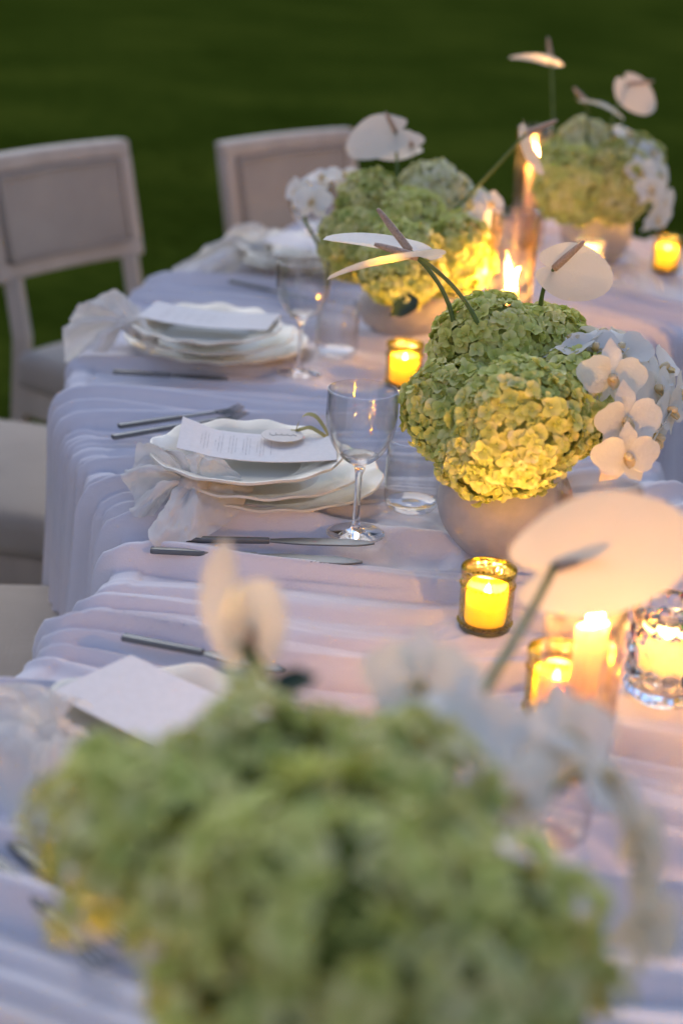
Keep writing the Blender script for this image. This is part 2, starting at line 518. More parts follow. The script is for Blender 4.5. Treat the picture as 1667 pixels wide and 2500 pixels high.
PRESSED = [(*at(px, py, TOP)[:2], r) for px, py, r in [
    (1222, 1338, .05), (1000, 812, .06), (1446, 632, .05), (1183, 1512, .03), (984, 930, .03), (1622, 656, .03), (1110, 778, .03), (1348, 1738, .03),
    (1612, 1690, .036), (1432, 672, .03), (1390, 1866, .036), (1226, 900, .036), (1283, 600, .036), (867, 1306, .034), (731, 905, .034), (752, 668, .034),
    (1003, 1235, .034), (820, 862, .034), (1095, 690, .034), (1335, 2030, .034), (655, 1160, .11), (530, 830, .11), (735, 630, .11), (330, 1810, .11)]]
def press(x, y):                               # folds are flattened under what stands on them
    m = np.ones_like(np.asarray(x, float))
    for cx, cy_, r in PRESSED:
        d = np.hypot(x-cx, y-cy_)
        t = np.clip((d-r*0.8)/0.035, 0, 1)
        m = np.minimum(m, 0.30+0.70*t*t*(3-2*t))
    return m
NT, ND = 150, 46
rad = 0.012
rows = []
SKIRT = TOP-0.012
for side in ('L', 'top', 'R'):
    pass
tt = np.linspace(0, 1, NT)
width = np.linalg.norm(RR-LL, axis=1)
dd = np.linspace(0, 1, ND+1)[1:]**1.25
ss = S[:, None]
cols_xyz = []
def skirt_cols(E, Nn, u0, sgn):
    out = []
    for k in dd:
        z = TOP-0.006-(TOP-0.03)*k
        dist = k*TOP
        ang = min(1.0, dist/0.03)
        fo = folds(S, u0+sgn*dist*0.55)
        pleat = (0.040*noise2(S/0.085+3, np.full(NS, 0.3+dist*0.7)) + 0.020*noise2(S/0.036+13, np.full(NS, 2.3+dist*1.1)))*min(1, k*2.2)**0.8
        off = 0.010*math.sin(ang*math.pi/2) + fo*min(1.0, 0.35+dist/0.06)*(1-0.6*min(1.0, dist/0.3))+0.006 + pleat*(0.35+0.75*k) + 0.050*k
        p = E + Nn*off[:, None]
        out.append(np.column_stack([p, z + fo*0.8*max(0.0, 1-dist/0.06)]))
    return out
left = skirt_cols(LL, NL, -0.02, -1)[::-1]
top = []
for i, t in enumerate(tt):
    u = t*width
    p = LL*(1-t)+RR*t
    edge = np.minimum(u, width-u)
    drop = np.where(edge < 0.02, -0.006*(1-edge/0.02)**2, 0)
    z = TOP + folds(S, u)*np.where(edge < 0.03, 0.8, 1.0)*press(p[:, 0], p[:, 1]) + drop
    top.append(np.column_stack([p, z]))
right = [np.column_stack([q[:, 0], q[:, 1], q[:, 2]]) for q in skirt_cols(RR, NR, width*1.0, 1)]
grid = left+top+right
NC = len(grid)
V = np.stack(grid, 1).reshape(-1, 3)
F = []
for i in range(NS-1):
    b0 = i*NC
    for j in range(NC-1):
        F.append((b0+j, b0+NC+j, b0+NC+j+1, b0+j+1))
# the two short ends hang down as well
me = bpy.data.meshes.new('tablecloth')
base_n = len(V)
extra = []
def endcap(i, outward):
    global base_n
    cols = list(range(ND, ND+NT))
    prev = [i*NC+j for j in cols]
    for kk, k in enumerate(np.linspace(0.05, 1, 12)):
        cur = []
        for q, j in enumerate(cols):
            p = V[i*NC+j].copy()
            pl = 0.03*float(noise2(q*0.15, k*2+5))*k
            extra.append((p[0]+outward[0]*(0.012+0.06*k+pl), p[1]+outward[1]*(0.012+0.06*k+pl), TOP-0.004-(TOP-0.03)*k))
            cur.append(base_n); base_n += 1
        for q in range(len(cols)-1):
            F.append((prev[q], prev[q+1], cur[q+1], cur[q]))
        prev = cur
d0 = MID[0]-MID[1]; d0 /= np.linalg.norm(d0)
d1 = MID[-1]-MID[-2]; d1 /= np.linalg.norm(d1)
endcap(0, d0); endcap(NS-1, d1)
V = np.vstack([V, np.array(extra)])
me.from_pydata(V.tolist(), [], F)
me.materials.append(M['cloth'])
me.polygons.foreach_set('use_smooth', [True]*len(me.polygons))
cloth = obj('tablecloth', me)
tag(cloth, 'gathered white chiffon cloth draped to the grass over the curved table', 'tablecloth')

def cloth_z(p):                                # height of the cloth under a point
    d = np.linalg.norm(MID-np.array([p[0], p[1]]), axis=1)
    best = None
    for i in np.argsort(d)[:140:4]:
        a, b = LL[i], RR[i]
        ab = b-a
        t = float(np.dot(np.array([p[0], p[1]])-a, ab)/np.dot(ab, ab))
        q = a+ab*t
        e = np.linalg.norm(q-np.array([p[0], p[1]]))
        if best is None or e < best[0]:
            best = (e, S[i], t*width[i])
    return TOP+float(folds(np.array([best[1]]), np.array([best[2]]))[0])*float(press(p[0], p[1]))
def rest(p, r=0.03):                           # height where a thing of radius r rests on the folds
    return max(cloth_z((p[0]+r*math.cos(a), p[1]+r*math.sin(a))) for a in np.linspace(0, 2*math.pi, 9)[:-1])-0.0015

# the wooden table under the cloth
tbl = empty('serpentine_table', (0.0, 1.9, 0))
step = 12
idx = list(range(0, NS, step))
V, F = [], []
for i in idx:
    a = LL[i]*0.94+RR[i]*0.06; b = RR[i]*0.94+LL[i]*0.06
    for z in (TOP-0.042, TOP-0.066):
        V.append((a[0], a[1]-1.9, z)); V.append((b[0], b[1]-1.9, z))
for k in range(len(idx)-1):
    o = k*4
    F += [(o, o+1, o+5, o+4), (o+2, o+6, o+7, o+3), (o, o+4, o+6, o+2), (o+1, o+3, o+7, o+5)]
n_ = (len(idx)-1)*4
F += [(0, 2, 3, 1), (n_, n_+1, n_+3, n_+2)]
obj('table_top', mesh('table_top', V, F, M['wood'], smooth=False), tbl)
leg_me = mesh('table_leg', *lathe([(0, 0), (0.02, 0), (0.022, 0.3), (0.026, TOP-0.067), (0, TOP-0.067)], 16), M['wood'])
for i in (180, 495, 780, 1080, 1350):
    for t in (0.2, 0.8):
        p = LL[i]*(1-t)+RR[i]*t
        obj('leg', leg_me, tbl, (p[0], p[1]-1.9, 0))
tag(tbl, 'long serpentine dining table hidden under the white cloth', 'table')

# ------------------------------------------------------------------ chairs
def make_chair():
    W, D, SH, H = 0.45, 0.46, 0.47, 0.87
    root = empty('dining_chair')
    # local: +y is the way the sitter faces, back at y = -D/2
    def lean(v):
        k = max(0, v.z-SH)
        return Vector((v.x, v.y - k*0.20 - 0.02*(1-(v.x/(W/2))**2), v.z))
    yb = -D/2
    zb0, zb1 = 0.615, H
    obj('top_rail', mesh('top_rail', *box(0, yb, zb1-0.018, W, 0.034, 0.036, 0.008, lean, 8), M['wood']), root)
    obj('lower_rail', mesh('lower_rail', *box(0, yb, zb0+0.018, W, 0.034, 0.036, 0.008, lean, 8), M['wood']), root)
    for s in (-1, 1):
        obj('stile', mesh('stile', *box(s*(W/2-0.019), yb, (zb0+zb1)/2, 0.038, 0.0335, zb1-zb0-0.066, 0.006, lean), M['wood']), root)
    cu = obj('back_cushion', mesh('back_cushion', *box(0, yb, (zb0+zb1)/2, W-0.080, 0.052, zb1-zb0-0.074, 0.012, lean, 8), M['upholstery']), root)
    zc0, zc1 = zb0+0.040, zb1-0.040
    xw = W/2-0.044
    pip = []
    loop = [Vector((-xw, yb+0.027, zc0)), Vector((0, yb+0.027, zc0)), Vector((xw, yb+0.027, zc0)), Vector((xw, yb+0.027, zc1)), Vector((0, yb+0.027, zc1)), Vector((-xw, yb+0.027, zc1)), Vector((-xw, yb+0.027, zc0))]
    obj('piping', mesh('piping', *tube([lean(p) for p in loop], 0.004, 6), M['upholstery']), cu)
    def seat_shape(v):
        k = 1-(v.x/(W/2))**2; q = 1-((v.y)/(D/2))**2
        return Vector((v.x, v.y, v.z + (0.016*max(0, k)*max(0, q)+0.004 if v.z > SH-0.03 else 0)))
    import bmesh
    sv, sf = box(0, 0.012, SH-0.035, W, D-0.02, 0.075, 0.026, None, 10)
    bm = bmesh.new()
    vv = [bm.verts.new(x) for x in sv]
    for q in sf: bm.faces.new([vv[i] for i in q])
    for i in range(1, 10):
        bmesh.ops.bisect_plane(bm, geom=bm.verts[:]+bm.edges[:]+bm.faces[:], plane_co=(0, -D/2+D*i/10, 0), plane_no=(0, 1, 0))
    bm.verts.index_update()
    sv = [seat_shape(x.co.copy()) for x in bm.verts]; sf = [tuple(x.index for x in q.verts) for q in bm.faces]
    bm.free()
    obj('seat', mesh('seat', sv, sf, M['upholstery']), root)
    obj('apron', mesh('apron', *box(0, 0.005, SH-0.103, W-0.03, D-0.035, 0.062, 0.006), M['wood']), root)
    for s in (-1, 1):
        fv, ff = box(s*(W/2-0.035), D/2-0.04, (SH-0.135)/2, 0.042, 0.042, SH-0.135, 0.005)
        fv = [Vector((s*(W/2-0.035)+(p.x-s*(W/2-0.035))*(0.62+0.38*min(1, p.z/0.3)), D/2-0.04+(p.y-D/2+0.04)*(0.62+0.38*min(1, p.z/0.3)), p.z)) for p in fv]
        obj('front_leg', mesh('front_leg', fv, ff, M['wood']), root)
        pts = [Vector((s*(W/2-0.045), yb-0.045, 0)), Vector((s*(W/2-0.045), yb-0.012, 0.25)), Vector((s*(W/2-0.045), yb+0.002, SH-0.05))] + [Vector((s*(W/2-0.045), 0, z)) for z in ()]
        pts += [lean(Vector((s*(W/2-0.045), yb+0.006, z)))+Vector((0, 0.012, 0)) for z in (0.5, 0.56, zb0+0.004)]
        rv, rf = tube(pts, [0.018, 0.021, 0.023, 0.023, 0.023, 0.023], 4)
        obj('rear_leg', mesh('rear_leg', rv, rf, M['wood'], smooth=False), root)
    return root
def copy_tree(o, parent=None):
    c = o.copy(); COL.objects.link(c); c.parent = parent
    for ch in o.children: copy_tree(ch, c)
    return c
chair0 = make_chair()
CH = [((-0.60, 3.535), (0.82, -0.57), 'pale wooden dining chair with grey padded back, leftmost of the two whose backs show'),
      ((-0.115, 3.90), (0.76, -0.65), 'pale wooden dining chair with grey padded back behind the white orchids'),
      ((-0.83, 2.72), (0.97, -0.22), 'grey linen dining chair cut by the left edge, seat beside the hanging cloth'),
      ((-0.63, 1.93), (0.98, 0.06), 'nearest grey linen dining chair, its seat tucked at the table bend')]
for i, (bc, fd, lab) in enumerate(CH):
    o = chair0 if i == 0 else copy_tree(chair0)
    fd = Vector((fd[0], fd[1])).normalized()
    # bc is the middle of the back at the top of the seat
    c = Vector(bc) + fd*0.23
    o.location = (c.x, c.y, 0)
    o.rotation_euler = (0, 0, math.atan2(fd.y, fd.x)-math.pi/2)
    tag(o, lab, 'chair', 'dining chairs along the table')

# ------------------------------------------------------------------ flowers
def petal_grid(L_, W_, cup, curl, rows=4, cols=3, tipw=0.55, x0=0.08):
    V, F = [(x0*L_*0.3, 0, 0)], []
    for i in range(1, rows+1):
        t = i/rows
        wd = W_*math.sin(math.pi*min(1, (0.12+t*0.80))**0.9)**0.75 if t < 1 else W_*tipw
        for j in range(cols):
            q = (j/(cols-1))*2-1
            x = L_*(x0+(1-x0)*t) - (0.10*L_*q*q if t > 0.8 else 0)
            V.append((x, q*wd/2, cup*q*q*wd + curl*t*t*L_ + 0.10*L_*t*(1-t)))
    for j in range(cols-1):
        F.append((0, 1+j, 2+j))
    for i in range(rows-1):
        for j in range(cols-1):
            a = 1+i*cols+j
            F.append((a, a+cols, a+cols+1, a+1))
    return V, F
def rotz(V, a, tilt=0.0, s=1.0):
    ca, sa = math.cos(a), math.sin(a); ct, st = math.cos(tilt), math.sin(tilt)
    out = []
    for x, y, z in V:
        x, z = x*ct-z*st, x*st+z*ct
        out.append((s*(x*ca-y*sa), s*(x*sa+y*ca), s*z))
    return out
def floret_data(seed):
    r = random.Random(seed)
    parts = []
    for k in range(4):
        V, F = petal_grid(0.0112*r.uniform(0.85, 1.15), 0.0124*r.uniform(0.88, 1.12), r.uniform(0.10, 0.45), r.uniform(-0.30, 0.12))
        parts.append((rotz(V, k*math.pi/2+r.uniform(-0.18, 0.18), r.uniform(0.08, 0.42)), F))
    bv, bf = lathe([(0, 0.0035), (0.0012, 0.003), (0.0016, 0.0015), (0.001, 0)], 5)
    parts.append((bv, bf))
    return merge(*parts)
FL = [floret_data(s) for s in range(8)]
TIPS = ([0.0]+[i/4 for i in range(1, 5) for _ in range(3)])*4+[0.0]*20
def set_tips(me_, vals):
    at_ = me_.attributes.new('tip', 'FLOAT', 'POINT')
    at_.data.foreach_set('value', vals)
FLM = {}
for key in ('floret', 'floret_green', 'floret_cream'):
    FLM[key] = [mesh('floret', v, f, M[key]) for v, f in FL]
    for me_ in FLM[key]: set_tips(me_, TIPS)

def core_mesh(r, seed, key='core'):
    v, f = lathe([(max(1e-4, r*math.sin(a)), -r*math.cos(a)) for a in np.linspace(0.02, math.pi-0.02, 12)], 18)
    v = [Vector(p)*(1+0.10*float(noise2(p[0]*60+seed, p[1]*60+p[2]*45))) for p in v]
    return mesh('hydrangea_core', v, f, M[key])

CAMPOS = Vector((0, 0, CAMZ))
def hydrangeas(root, heads, limit=290, cell=0.000135, core='core', lumps=0.10, size=1.0):
    """heads: (centre, radius, material key). Each head is a part, its largest florets sub-parts."""
    origin = root.location
    allf = []
    parts = []
    centres = [(Vector(c), r) for c, r, k in heads]
    for hi, (c, r, key) in enumerate(heads):
        hd = obj('hydrangea_head', core_mesh(r*0.84, hi*3.1, core), root, Vector(c)-origin)
        parts.append(hd)
        n = int(4*math.pi*r*r/cell)
        ph = random.random()*6
        for i in range(n):
            z = 1-2*(i+0.5)/n
            a = i*2.399963+ph
            q = math.sqrt(max(0, 1-z*z))
            d = Vector((q*math.cos(a), q*math.sin(a), z))
            d = (d+Vector((random.gauss(0, .05), random.gauss(0, .05), random.gauss(0, .05)))).normalized()
            lump = 1+lumps*float(noise2(d.x*3.3+hi*5, d.y*3.3+d.z*2.7))
            p = Vector(c)+d*r*random.uniform(0.93, 1.04)*lump
            if any((p-cc).length < rr*0.84 for k2, (cc, rr) in enumerate(centres) if k2 != hi):
                continue
            nn = (d+Vector((random.gauss(0, .22), random.gauss(0, .22), random.gauss(0.05, .22)))).normalized()
            tw = Vector((random.gauss(0, 1), random.gauss(0, 1), random.gauss(0, 1)))
            sc_ = size*random.triangular(0.62, 1.22, 1.0)
            m = frame(p, tw.cross(nn), nn, sc_)
            vis = d.dot((CAMPOS-p).normalized())
            allf.append((vis - 0.0*hi, m, key, hi, random.randrange(8)))
    allf.sort(key=lambda t: -t[0])
    bulk = {}
    for rank, (vis, m, key, hi, k) in enumerate(allf):
        hd = parts[hi]
        if rank < limit:
            o = obj('floret', FLM[key][k], hd)
            o.matrix_parent_inverse = Matrix.Identity(4)
            o.matrix_basis = Matrix.Translation(-Vector(hd.location)-origin) @ m
        else:
            bulk.setdefault((hi, key), []).append((m, k))
    for (hi, key), lst in bulk.items():
        hd = parts[hi]
        off = Matrix.Translation(-Vector(hd.location)-origin)
        VV, FF = [], []
        for m, k in lst:
            A = np.array(off @ m)
            v = np.array(FL[k][0]) @ A[:3, :3].T + A[:3, 3]
            o = len(VV)
            VV.extend(v.tolist()); FF.extend([tuple(i+o for i in q) for q in FL[k][1]])
        mb = mesh('florets', VV, FF, M[key])
        set_tips(mb, TIPS*len(lst))
        tag(obj('florets', mb, hd), kind='stuff')

def orchid_meshes():
    v1, f1 = petal_grid(0.037, 0.040, 0.10, -0.10, 6, 5, 0.45, 0.05)      # broad side petal
    v2, f2 = petal_grid(0.036, 0.021, 0.12, -0.10, 6, 3, 0.30, 0.05)      # narrow sepal
    a = lathe([(0.0, 0.014), (0.003, 0.013), (0.0042, 0.009), (0.003, 0.003), (0.0, 0.0)], 8)
    lipv, lipf = petal_grid(0.016, 0.013, 0.5, 0.35, 4, 3, 0.5, 0.1)
    lipv = rotz(lipv, -math.pi/2, 0.5)
    s1, sf1 = petal_grid(0.011, 0.008, 0.5, 0.6, 3, 3, 0.5, 0.1)
    V, F = merge(a, (lipv, lipf), (rotz(s1, 0.3, 0.7), sf1), (rotz(s1, math.pi-0.3, 0.7), sf1))
    return mesh('orchid_petal', v1, f1, M['orchid']), mesh('orchid_sepal', v2, f2, M['orchid']), mesh('orchid_bloom', V, F, M['lip'])
OP, OS, OL = orchid_meshes()
def orchid(root, p, face, up=(0, 0, 1), s=1.0):
    face = Vector(face).normalized(); up = Vector(up)
    y = (up-face*up.dot(face)).normalized(); x = y.cross(face)
    m = Matrix(((x.x, y.x, face.x), (x.y, y.y, face.y), (x.z, y.z, face.z))).to_4x4()
    o = obj('orchid_bloom', OL, root)
    o.matrix_basis = Matrix.Translation(Vector(p)-root.location) @ m @ Matrix.Scale(s, 4)
    for me_, a, tl in ((OP, 0.12, 0.10), (OP, math.pi-0.12, 0.10), (OS, math.pi/2, -0.02), (OS, -math.pi/2+0.62, -0.05), (OS, -math.pi/2-0.62, -0.05)):
        c = obj('petal', me_, o)
        tl += random.uniform(-0.12, 0.16)
        c.matrix_basis = Matrix.Rotation(a+random.uniform(-0.1, 0.1), 4, 'Z') @ Matrix.Rotation(-tl, 4, 'Y') @ Matrix.Translation((0, 0, 0.003 if me_ is OP else 0)) @ Matrix.Scale(random.uniform(0.92, 1.06), 4)
    return o

def spathe_data(L_, cup, curl, seed):
    V, F = [(0, 0, 0)], []
    na, nr = 44, 8
    r = random.Random(seed); ph = r.random()*6
    for i in range(1, nr+1):
        q = i/nr
        for j in range(na):
            th = -math.pi+2*math.pi*j/na
            c = (1+math.cos(th))/2
            ro = L_*(0.36+0.50*c**2.4+0.16*c**18)*(1-0.62*math.exp(-((math.pi-abs(th))/0.34)**2))
            x = ro*q*math.cos(th); y = ro*q*math.sin(th)*0.92
            z = cup*(y*y)/L_ + curl*max(0, x/L_)**2*L_ + 0.025*L_*q**3*math.sin(3*th+ph) + 0.35*cup*max(0, -x)**2/L_ - 0.02*L_*math.exp(-(y/(0.05*L_))**2)*q
            V.append((x, y, z))
    for j in range(na):
        F.append((0, 1+j, 1+(j+1) % na))
    for i in range(nr-1):
        for j in range(na):
            a, b = 1+i*na+j, 1+i*na+(j+1) % na
            F.append((a, a+na, b+na, b))
    return V, F
def anthurium(root, p, tip, normal, base, L_=0.085, cup=0.25, curl=-0.15, spad=None, spl=0.6, bend=None, seed=1, sr=0.0024):
    """stem from base to p; heart-shaped spathe at p with its tip along tip, facing normal"""
    p = Vector(p); base = Vector(base)
    tip, normal = Vector(tip), Vector(normal)
    org = root.location
    mid = (p+base)/2 + (Vector(bend) if bend is not None else Vector((0, 0, 0)))
    pts = bez(base-org, mid*2-(p+base)/2-org, p-org, 14)
    st = obj('anthurium', mesh('anthurium', *tube(pts, [sr*1.15]*6+[sr]*8, 8), M['stem']), root)
    sp = obj('spathe', mesh('spathe', *spathe_data(L_, cup, curl, seed), M['spathe']), st)
    m = frame(p-org, tip, normal)
    sp.matrix_basis = m
    sdir = Vector(spad) if spad is not None else (normal.normalized()*0.8+tip.normalized()*0.55)
    sdir.normalize()
    sl = L_*spl
    q = [p-org+sdir*(sl*t) for t in np.linspace(0, 1, 9)]
    obj('spadix', mesh('spadix', *tube(q, [0.0042, 0.0045, 0.0045, 0.0044, 0.0042, 0.0039, 0.0035, 0.0030, 0.0018], 10), M['spadix']), st)
    return st
def leaf(root, p, tip, normal, L_, W_):
    v, f = petal_grid(L_, W_, 0.15, -0.2, 7, 5, 0.06, 0.02)
    o = obj('leaf', mesh('leaf', v, f, M['leaf']), root)
    o.matrix_basis = frame(Vector(p)-root.location, tip, normal)

def bowl(p, rmax, h, rb, rt, label, group='flower vases on the table'):
    prof = [(0, 0)]
    n = 14
    for i in range(n+1):
        t = i/n
        # belly widest a little above the middle
        r = rb*(1-t)**2 + 2*(rmax*2-(rb+rt)/2)*0.5*2*t*(1-t)*1.0 + rt*t*t
        prof.append((r, h*t))
    prof += [(rt-0.004, h+0.001), (rt-0.007, h-0.004), (rt-0.006, h*0.75), (rmax-0.012, h*0.5), (rb, 0.012), (0, 0.01)]
    o = obj('vase', mesh('vase', *lathe(prof, 56), M['vase']), None, (p.x, p.y, rest(p, rb)))
    tag(o, label, 'vase', group)
    return o
CR, CU, CT = Vector((1, 0, 0)), Vector((0, 0, 1)), Vector((0, -1, 0))     # right, up, towards the camera

# --- arrangement in focus
pv = at(1222, 1338, TOP)
bowl(pv, 0.076, 0.105, 0.046, 0.052, 'round matte stone vase behind the nearest sharp yellow votive')
A2 = empty('flower_arrangement', (pv.x, pv.y, TOP+0.10))
hydrangeas(A2, [(dp(1122, 1008, 1.80), 0.056, 'floret'), (dp(1268, 1040, 1.715), 0.067, 'floret'), (dp(1405, 985, 1.80), 0.056, 'floret'),
                (dp(1195, 862, 1.85), 0.064, 'floret'), (dp(1315, 870, 1.88), 0.058, 'floret'), (dp(1180, 1110, 1.74), 0.046, 'floret'),
                (dp(1300, 960, 1.95), 0.07, 'floret')])
for q in [((1489, 918, 1.74), (0.15, -1, 0.10)), ((1522, 1023, 1.72), (0.25, -1, 0.12)), ((1526, 1108, 1.71), (0.25, -1, 0.0)),
          ((1592, 948, 1.80), (0.85, -0.6, 0.3)), ((1622, 1000, 1.80), (0.9, -0.5, 0.2)), ((1606, 905, 1.84), (0.7, -0.3, 0.7)),
          ((1412, 850, 1.80), (-0.25, 0.1, 1.0)), ((1470, 830, 1.86), (0.1, 0.5, 0.9)), ((1535, 850, 1.84), (0.5, 0.2, 0.9)),
          ((1590, 1060, 1.78), (0.9, -0.35, -0.25)), ((1560, 900, 1.88), (0.6, 0.3, 0.7)), ((1450, 860, 1.79), (0.0, -0.5, 0.85)), ((1640, 960, 1.84), (0.9, -0.4, 0.3)), ((1575, 1010, 1.84), (0.7, -0.7, 0.2)), ((1510, 860, 1.80), (0.1, -0.55, 0.8))]:
    orchid(A2, dp(*q[0]), q[1], s=random.uniform(1.0, 1.14))
anthurium(A2, dp(1000, 612, 1.80), (-1, 0.05, 0.16), (0.20, 0.02, 1), dp(1110, 830, 1.82), 0.094, 0.30, -0.10, spad=(-0.62, 0, 0.72), spl=0.62, bend=(0.012, 0, 0.004), seed=3)
anthurium(A2, dp(1020, 628, 1.76), (-1, -0.1, -0.10), (0.0, 0.34, 1), dp(1185, 855, 1.80), 0.098, 0.18, -0.18, spad=(-0.9, 0, 0.22), spl=0.5, bend=(0.012, 0, 0.006), seed=4)
anthurium(A2, dp(1352, 655, 1.82), (0.80, -0.10, -0.12), (-0.25, -0.92, 0.34), dp(1320, 790, 1.86), 0.066, 0.40, -0.10, spad=(0.62, -0.35, 0.78), spl=0.72, bend=(-0.006, 0, 0.003), seed=5)
tag(A2, 'sharp chartreuse hydrangea and white orchid arrangement beside the nearest full wine glass', 'flowers', 'flower arrangements along the table')

# --- arrangement behind it
pv = at(1000, 812, TOP)
bowl(pv, 0.088, 0.075, 0.055, 0.072, 'low blush stone bowl holding flowers behind the stemless tumbler')
A3 = empty('flower_arrangement', (pv.x, pv.y, TOP+0.08))
hydrangeas(A3, [(dp(872, 600, 2.56), 0.056, 'floret_green'), (dp(985, 648, 2.48), 0.062, 'floret'), (dp(1110, 625, 2.54), 0.060, 'floret'),
                (dp(1058, 482, 2.70), 0.056, 'floret_cream'), (dp(905, 500, 2.62), 0.052, 'floret_green'), (dp(1000, 560, 2.58), 0.06, 'floret'),
                (dp(1140, 540, 2.70), 0.05, 'floret_cream')], 220)
for q in [((735, 470, 2.62), (-0.8, -0.5, 0.4)), ((790, 440, 2.66), (-0.3, -0.4, 0.9)), ((840, 435, 2.70), (0.1, -0.3, 1.0)), ((765, 490, 2.58), (-0.3, -1, 0.3)),
          ((1165, 545, 2.56), (0.4, -1, 0.2)), ((1190, 500, 2.62), (0.6, -0.6, 0.6)), ((1150, 590, 2.52), (0.2, -1, 0.0)), ((1205, 560, 2.66), (0.9, -0.3, 0.4))]:
    orchid(A3, dp(*q[0]), q[1], s=0.95)
v, f = tube([dp(735, 480, 2.62)-A3.location, dp(745, 540, 2.60)-A3.location, dp(800, 640, 2.58)-A3.location], 0.003, 6)
obj('orchid_stem', mesh('orchid_stem', v, f, M['stem']), A3)
anthurium(A3, dp(966, 322, 2.66), (-0.95, -0.25, -0.35), (0.0, -0.75, 0.75), dp(972, 520, 2.66), 0.084, 0.22, -0.08, spad=(-0.50, -0.3, 0.85), spl=0.46, seed=6)
anthurium(A3, dp(1005, 356, 2.72), (-0.9, 0.2, -0.1), (0.2, -0.6, 0.75), dp(1008, 455, 2.72), 0.07, 0.2, -0.1, spad=(-0.4, -0.2, 0.9), spl=0.3, seed=7)
anthurium(A3, dp(1284, 325, 2.50), (0.35, -0.45, -0.85), (-0.75, 0.1, 0.25), dp(1095, 525, 2.56), 0.068, 0.45, -0.10, spad=(0.80, -0.2, 0.42), spl=0.75, bend=(-0.004, 0, -0.008), seed=8)
leaf(A3, dp(1022, 728, 2.44), (-0.75, -0.1, -0.45), (0.1, -0.8, 0.5), 0.052, 0.03)
tag(A3, 'yellow green hydrangea arrangement in a low bowl behind the sharp one', 'flowers', 'flower arrangements along the table')

# --- farthest arrangement
pv = at(1446, 632, TOP)
bowl(pv, 0.072, 0.11, 0.046, 0.052, 'round grey vase of the farthest flowers beside the clear votive')
A4 = empty('flower_arrangement', (pv.x, pv.y, TOP+0.11))
hydrangeas(A4, [(dp(1402, 452, 3.06), 0.070, 'floret'), (dp(1500, 450, 3.06), 0.070, 'floret_green'), (dp(1425, 362, 3.14), 0.052, 'floret_cream'),
                (dp(1545, 400, 3.16), 0.056, 'floret_green'), (dp(1370, 400, 3.14), 0.045, 'floret')], 160)
for q in [((1585, 375, 3.10), (0.6, -0.6, 0.7)), ((1605, 430, 3.06), (0.8, -0.7, 0.2)), ((1612, 490, 3.02), (0.7, -0.8, 0.0)), ((1585, 460, 2.98), (0.4, -1, 0.1)),
          ((1530, 335, 3.12), (0.2, -0.2, 1)), ((1495, 325, 3.18), (-0.1, 0, 1)), ((1560, 420, 3.0), (0.4, -1, 0.3)), ((1600, 530, 3.0), (0.6, -0.8, -0.4))]:
    orchid(A4, dp(*q[0]), q[1], s=1.0)
anthurium(A4, dp(1345, 155, 3.08), (-0.95, 0.1, 0.18), (0.15, 0.3, 1), dp(1352, 360, 3.10), 0.078, 0.30, -0.12, spad=(-0.22, 0, 0.95), spl=0.62, seed=9)
anthurium(A4, dp(1432, 250, 3.04), (0.55, -0.3, -0.02), (0.0, 0.2, 1), dp(1435, 350, 3.06), 0.075, 0.30, -0.25, spad=(-0.6, 0.2, 0.55), spl=0.5, seed=10)
anthurium(A4, dp(1532, 205, 3.10), (0.55, -0.35, -0.65), (-0.5, 0.5, 0.45), dp(1488, 350, 3.12), 0.072, 0.25, -0.10, spad=(0.95, 0.2, 0.12), spl=0.7, bend=(-0.008, 0, 0.005), seed=11)
tag(A4, 'farthest hydrangea and orchid arrangement glowing beside a tall candle', 'flowers', 'flower arrangements along the table')

# --- blurred arrangement in the foreground
pv = Vector((0.0, 0.70, TOP))
bowl(pv, 0.08, 0.105, 0.05, 0.055, 'vase hidden under the large blurred foreground flowers')
A1 = empty('flower_arrangement', (pv.x, pv.y, TOP+0.11))
hydrangeas(A1, [(dp(375, 2050, 0.85), 0.050, 'floret'), (dp(640, 1935, 0.88), 0.052, 'floret_green'), (dp(610, 2220, 0.80), 0.046, 'floret'),
                (dp(830, 2240, 0.78), 0.062, 'floret'), (dp(950, 2030, 0.86), 0.053, 'floret_green'), (dp(1170, 2290, 0.82), 0.052, 'floret'),
                (dp(700, 2480, 0.78), 0.056, 'floret'), (dp(1010, 2500, 0.78), 0.056, 'floret_green'), (dp(820, 2120, 0.92), 0.06, 'floret_green'),
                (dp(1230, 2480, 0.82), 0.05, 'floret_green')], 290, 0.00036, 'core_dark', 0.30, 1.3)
for q in [((1025, 1665, 0.98), (-0.1, -0.9, 0.4)), ((1150, 1790, 0.94), (0.1, -0.6, 0.7)), ((1375, 1800, 0.96), (0.3, -0.7, 0.6)), ((1050, 1800, 0.92), (-0.1, -0.5, 0.8)),
          ((1260, 1800, 0.97), (0.2, 0.2, 1.0)), ((1230, 1930, 0.90), (0.5, -0.8, 0.3)), ((1545, 2030, 0.90), (0.85, 0.3, 0.15)), ((1560, 2240, 0.88), (0.9, 0.2, -0.2)),
          ((1450, 1900, 0.92), (0.8, -0.1, 0.6))]:
    orchid(A1, dp(*q[0]), q[1], s=1.0)
v, f = tube([dp(1180, 2050, 0.90)-A1.location, dp(1420, 1880, 0.93)-A1.location, dp(1540, 1960, 0.92)-A1.location, dp(1570, 2200, 0.90)-A1.location], 0.0026, 6)
obj('orchid_stem', mesh('orchid_stem', v, f, M['stem']), A1)
anthurium(A1, dp(1352, 1385, 1.20), (0.95, 0.12, 0.26), (-0.05, 1.0, 0.05), dp(1130, 1770, 0.98), 0.104, 0.16, -0.10, spad=(0.93, 0.30, 0.24), spl=0.42, bend=(0.004, 0, 0.006), seed=12, sr=0.0032)
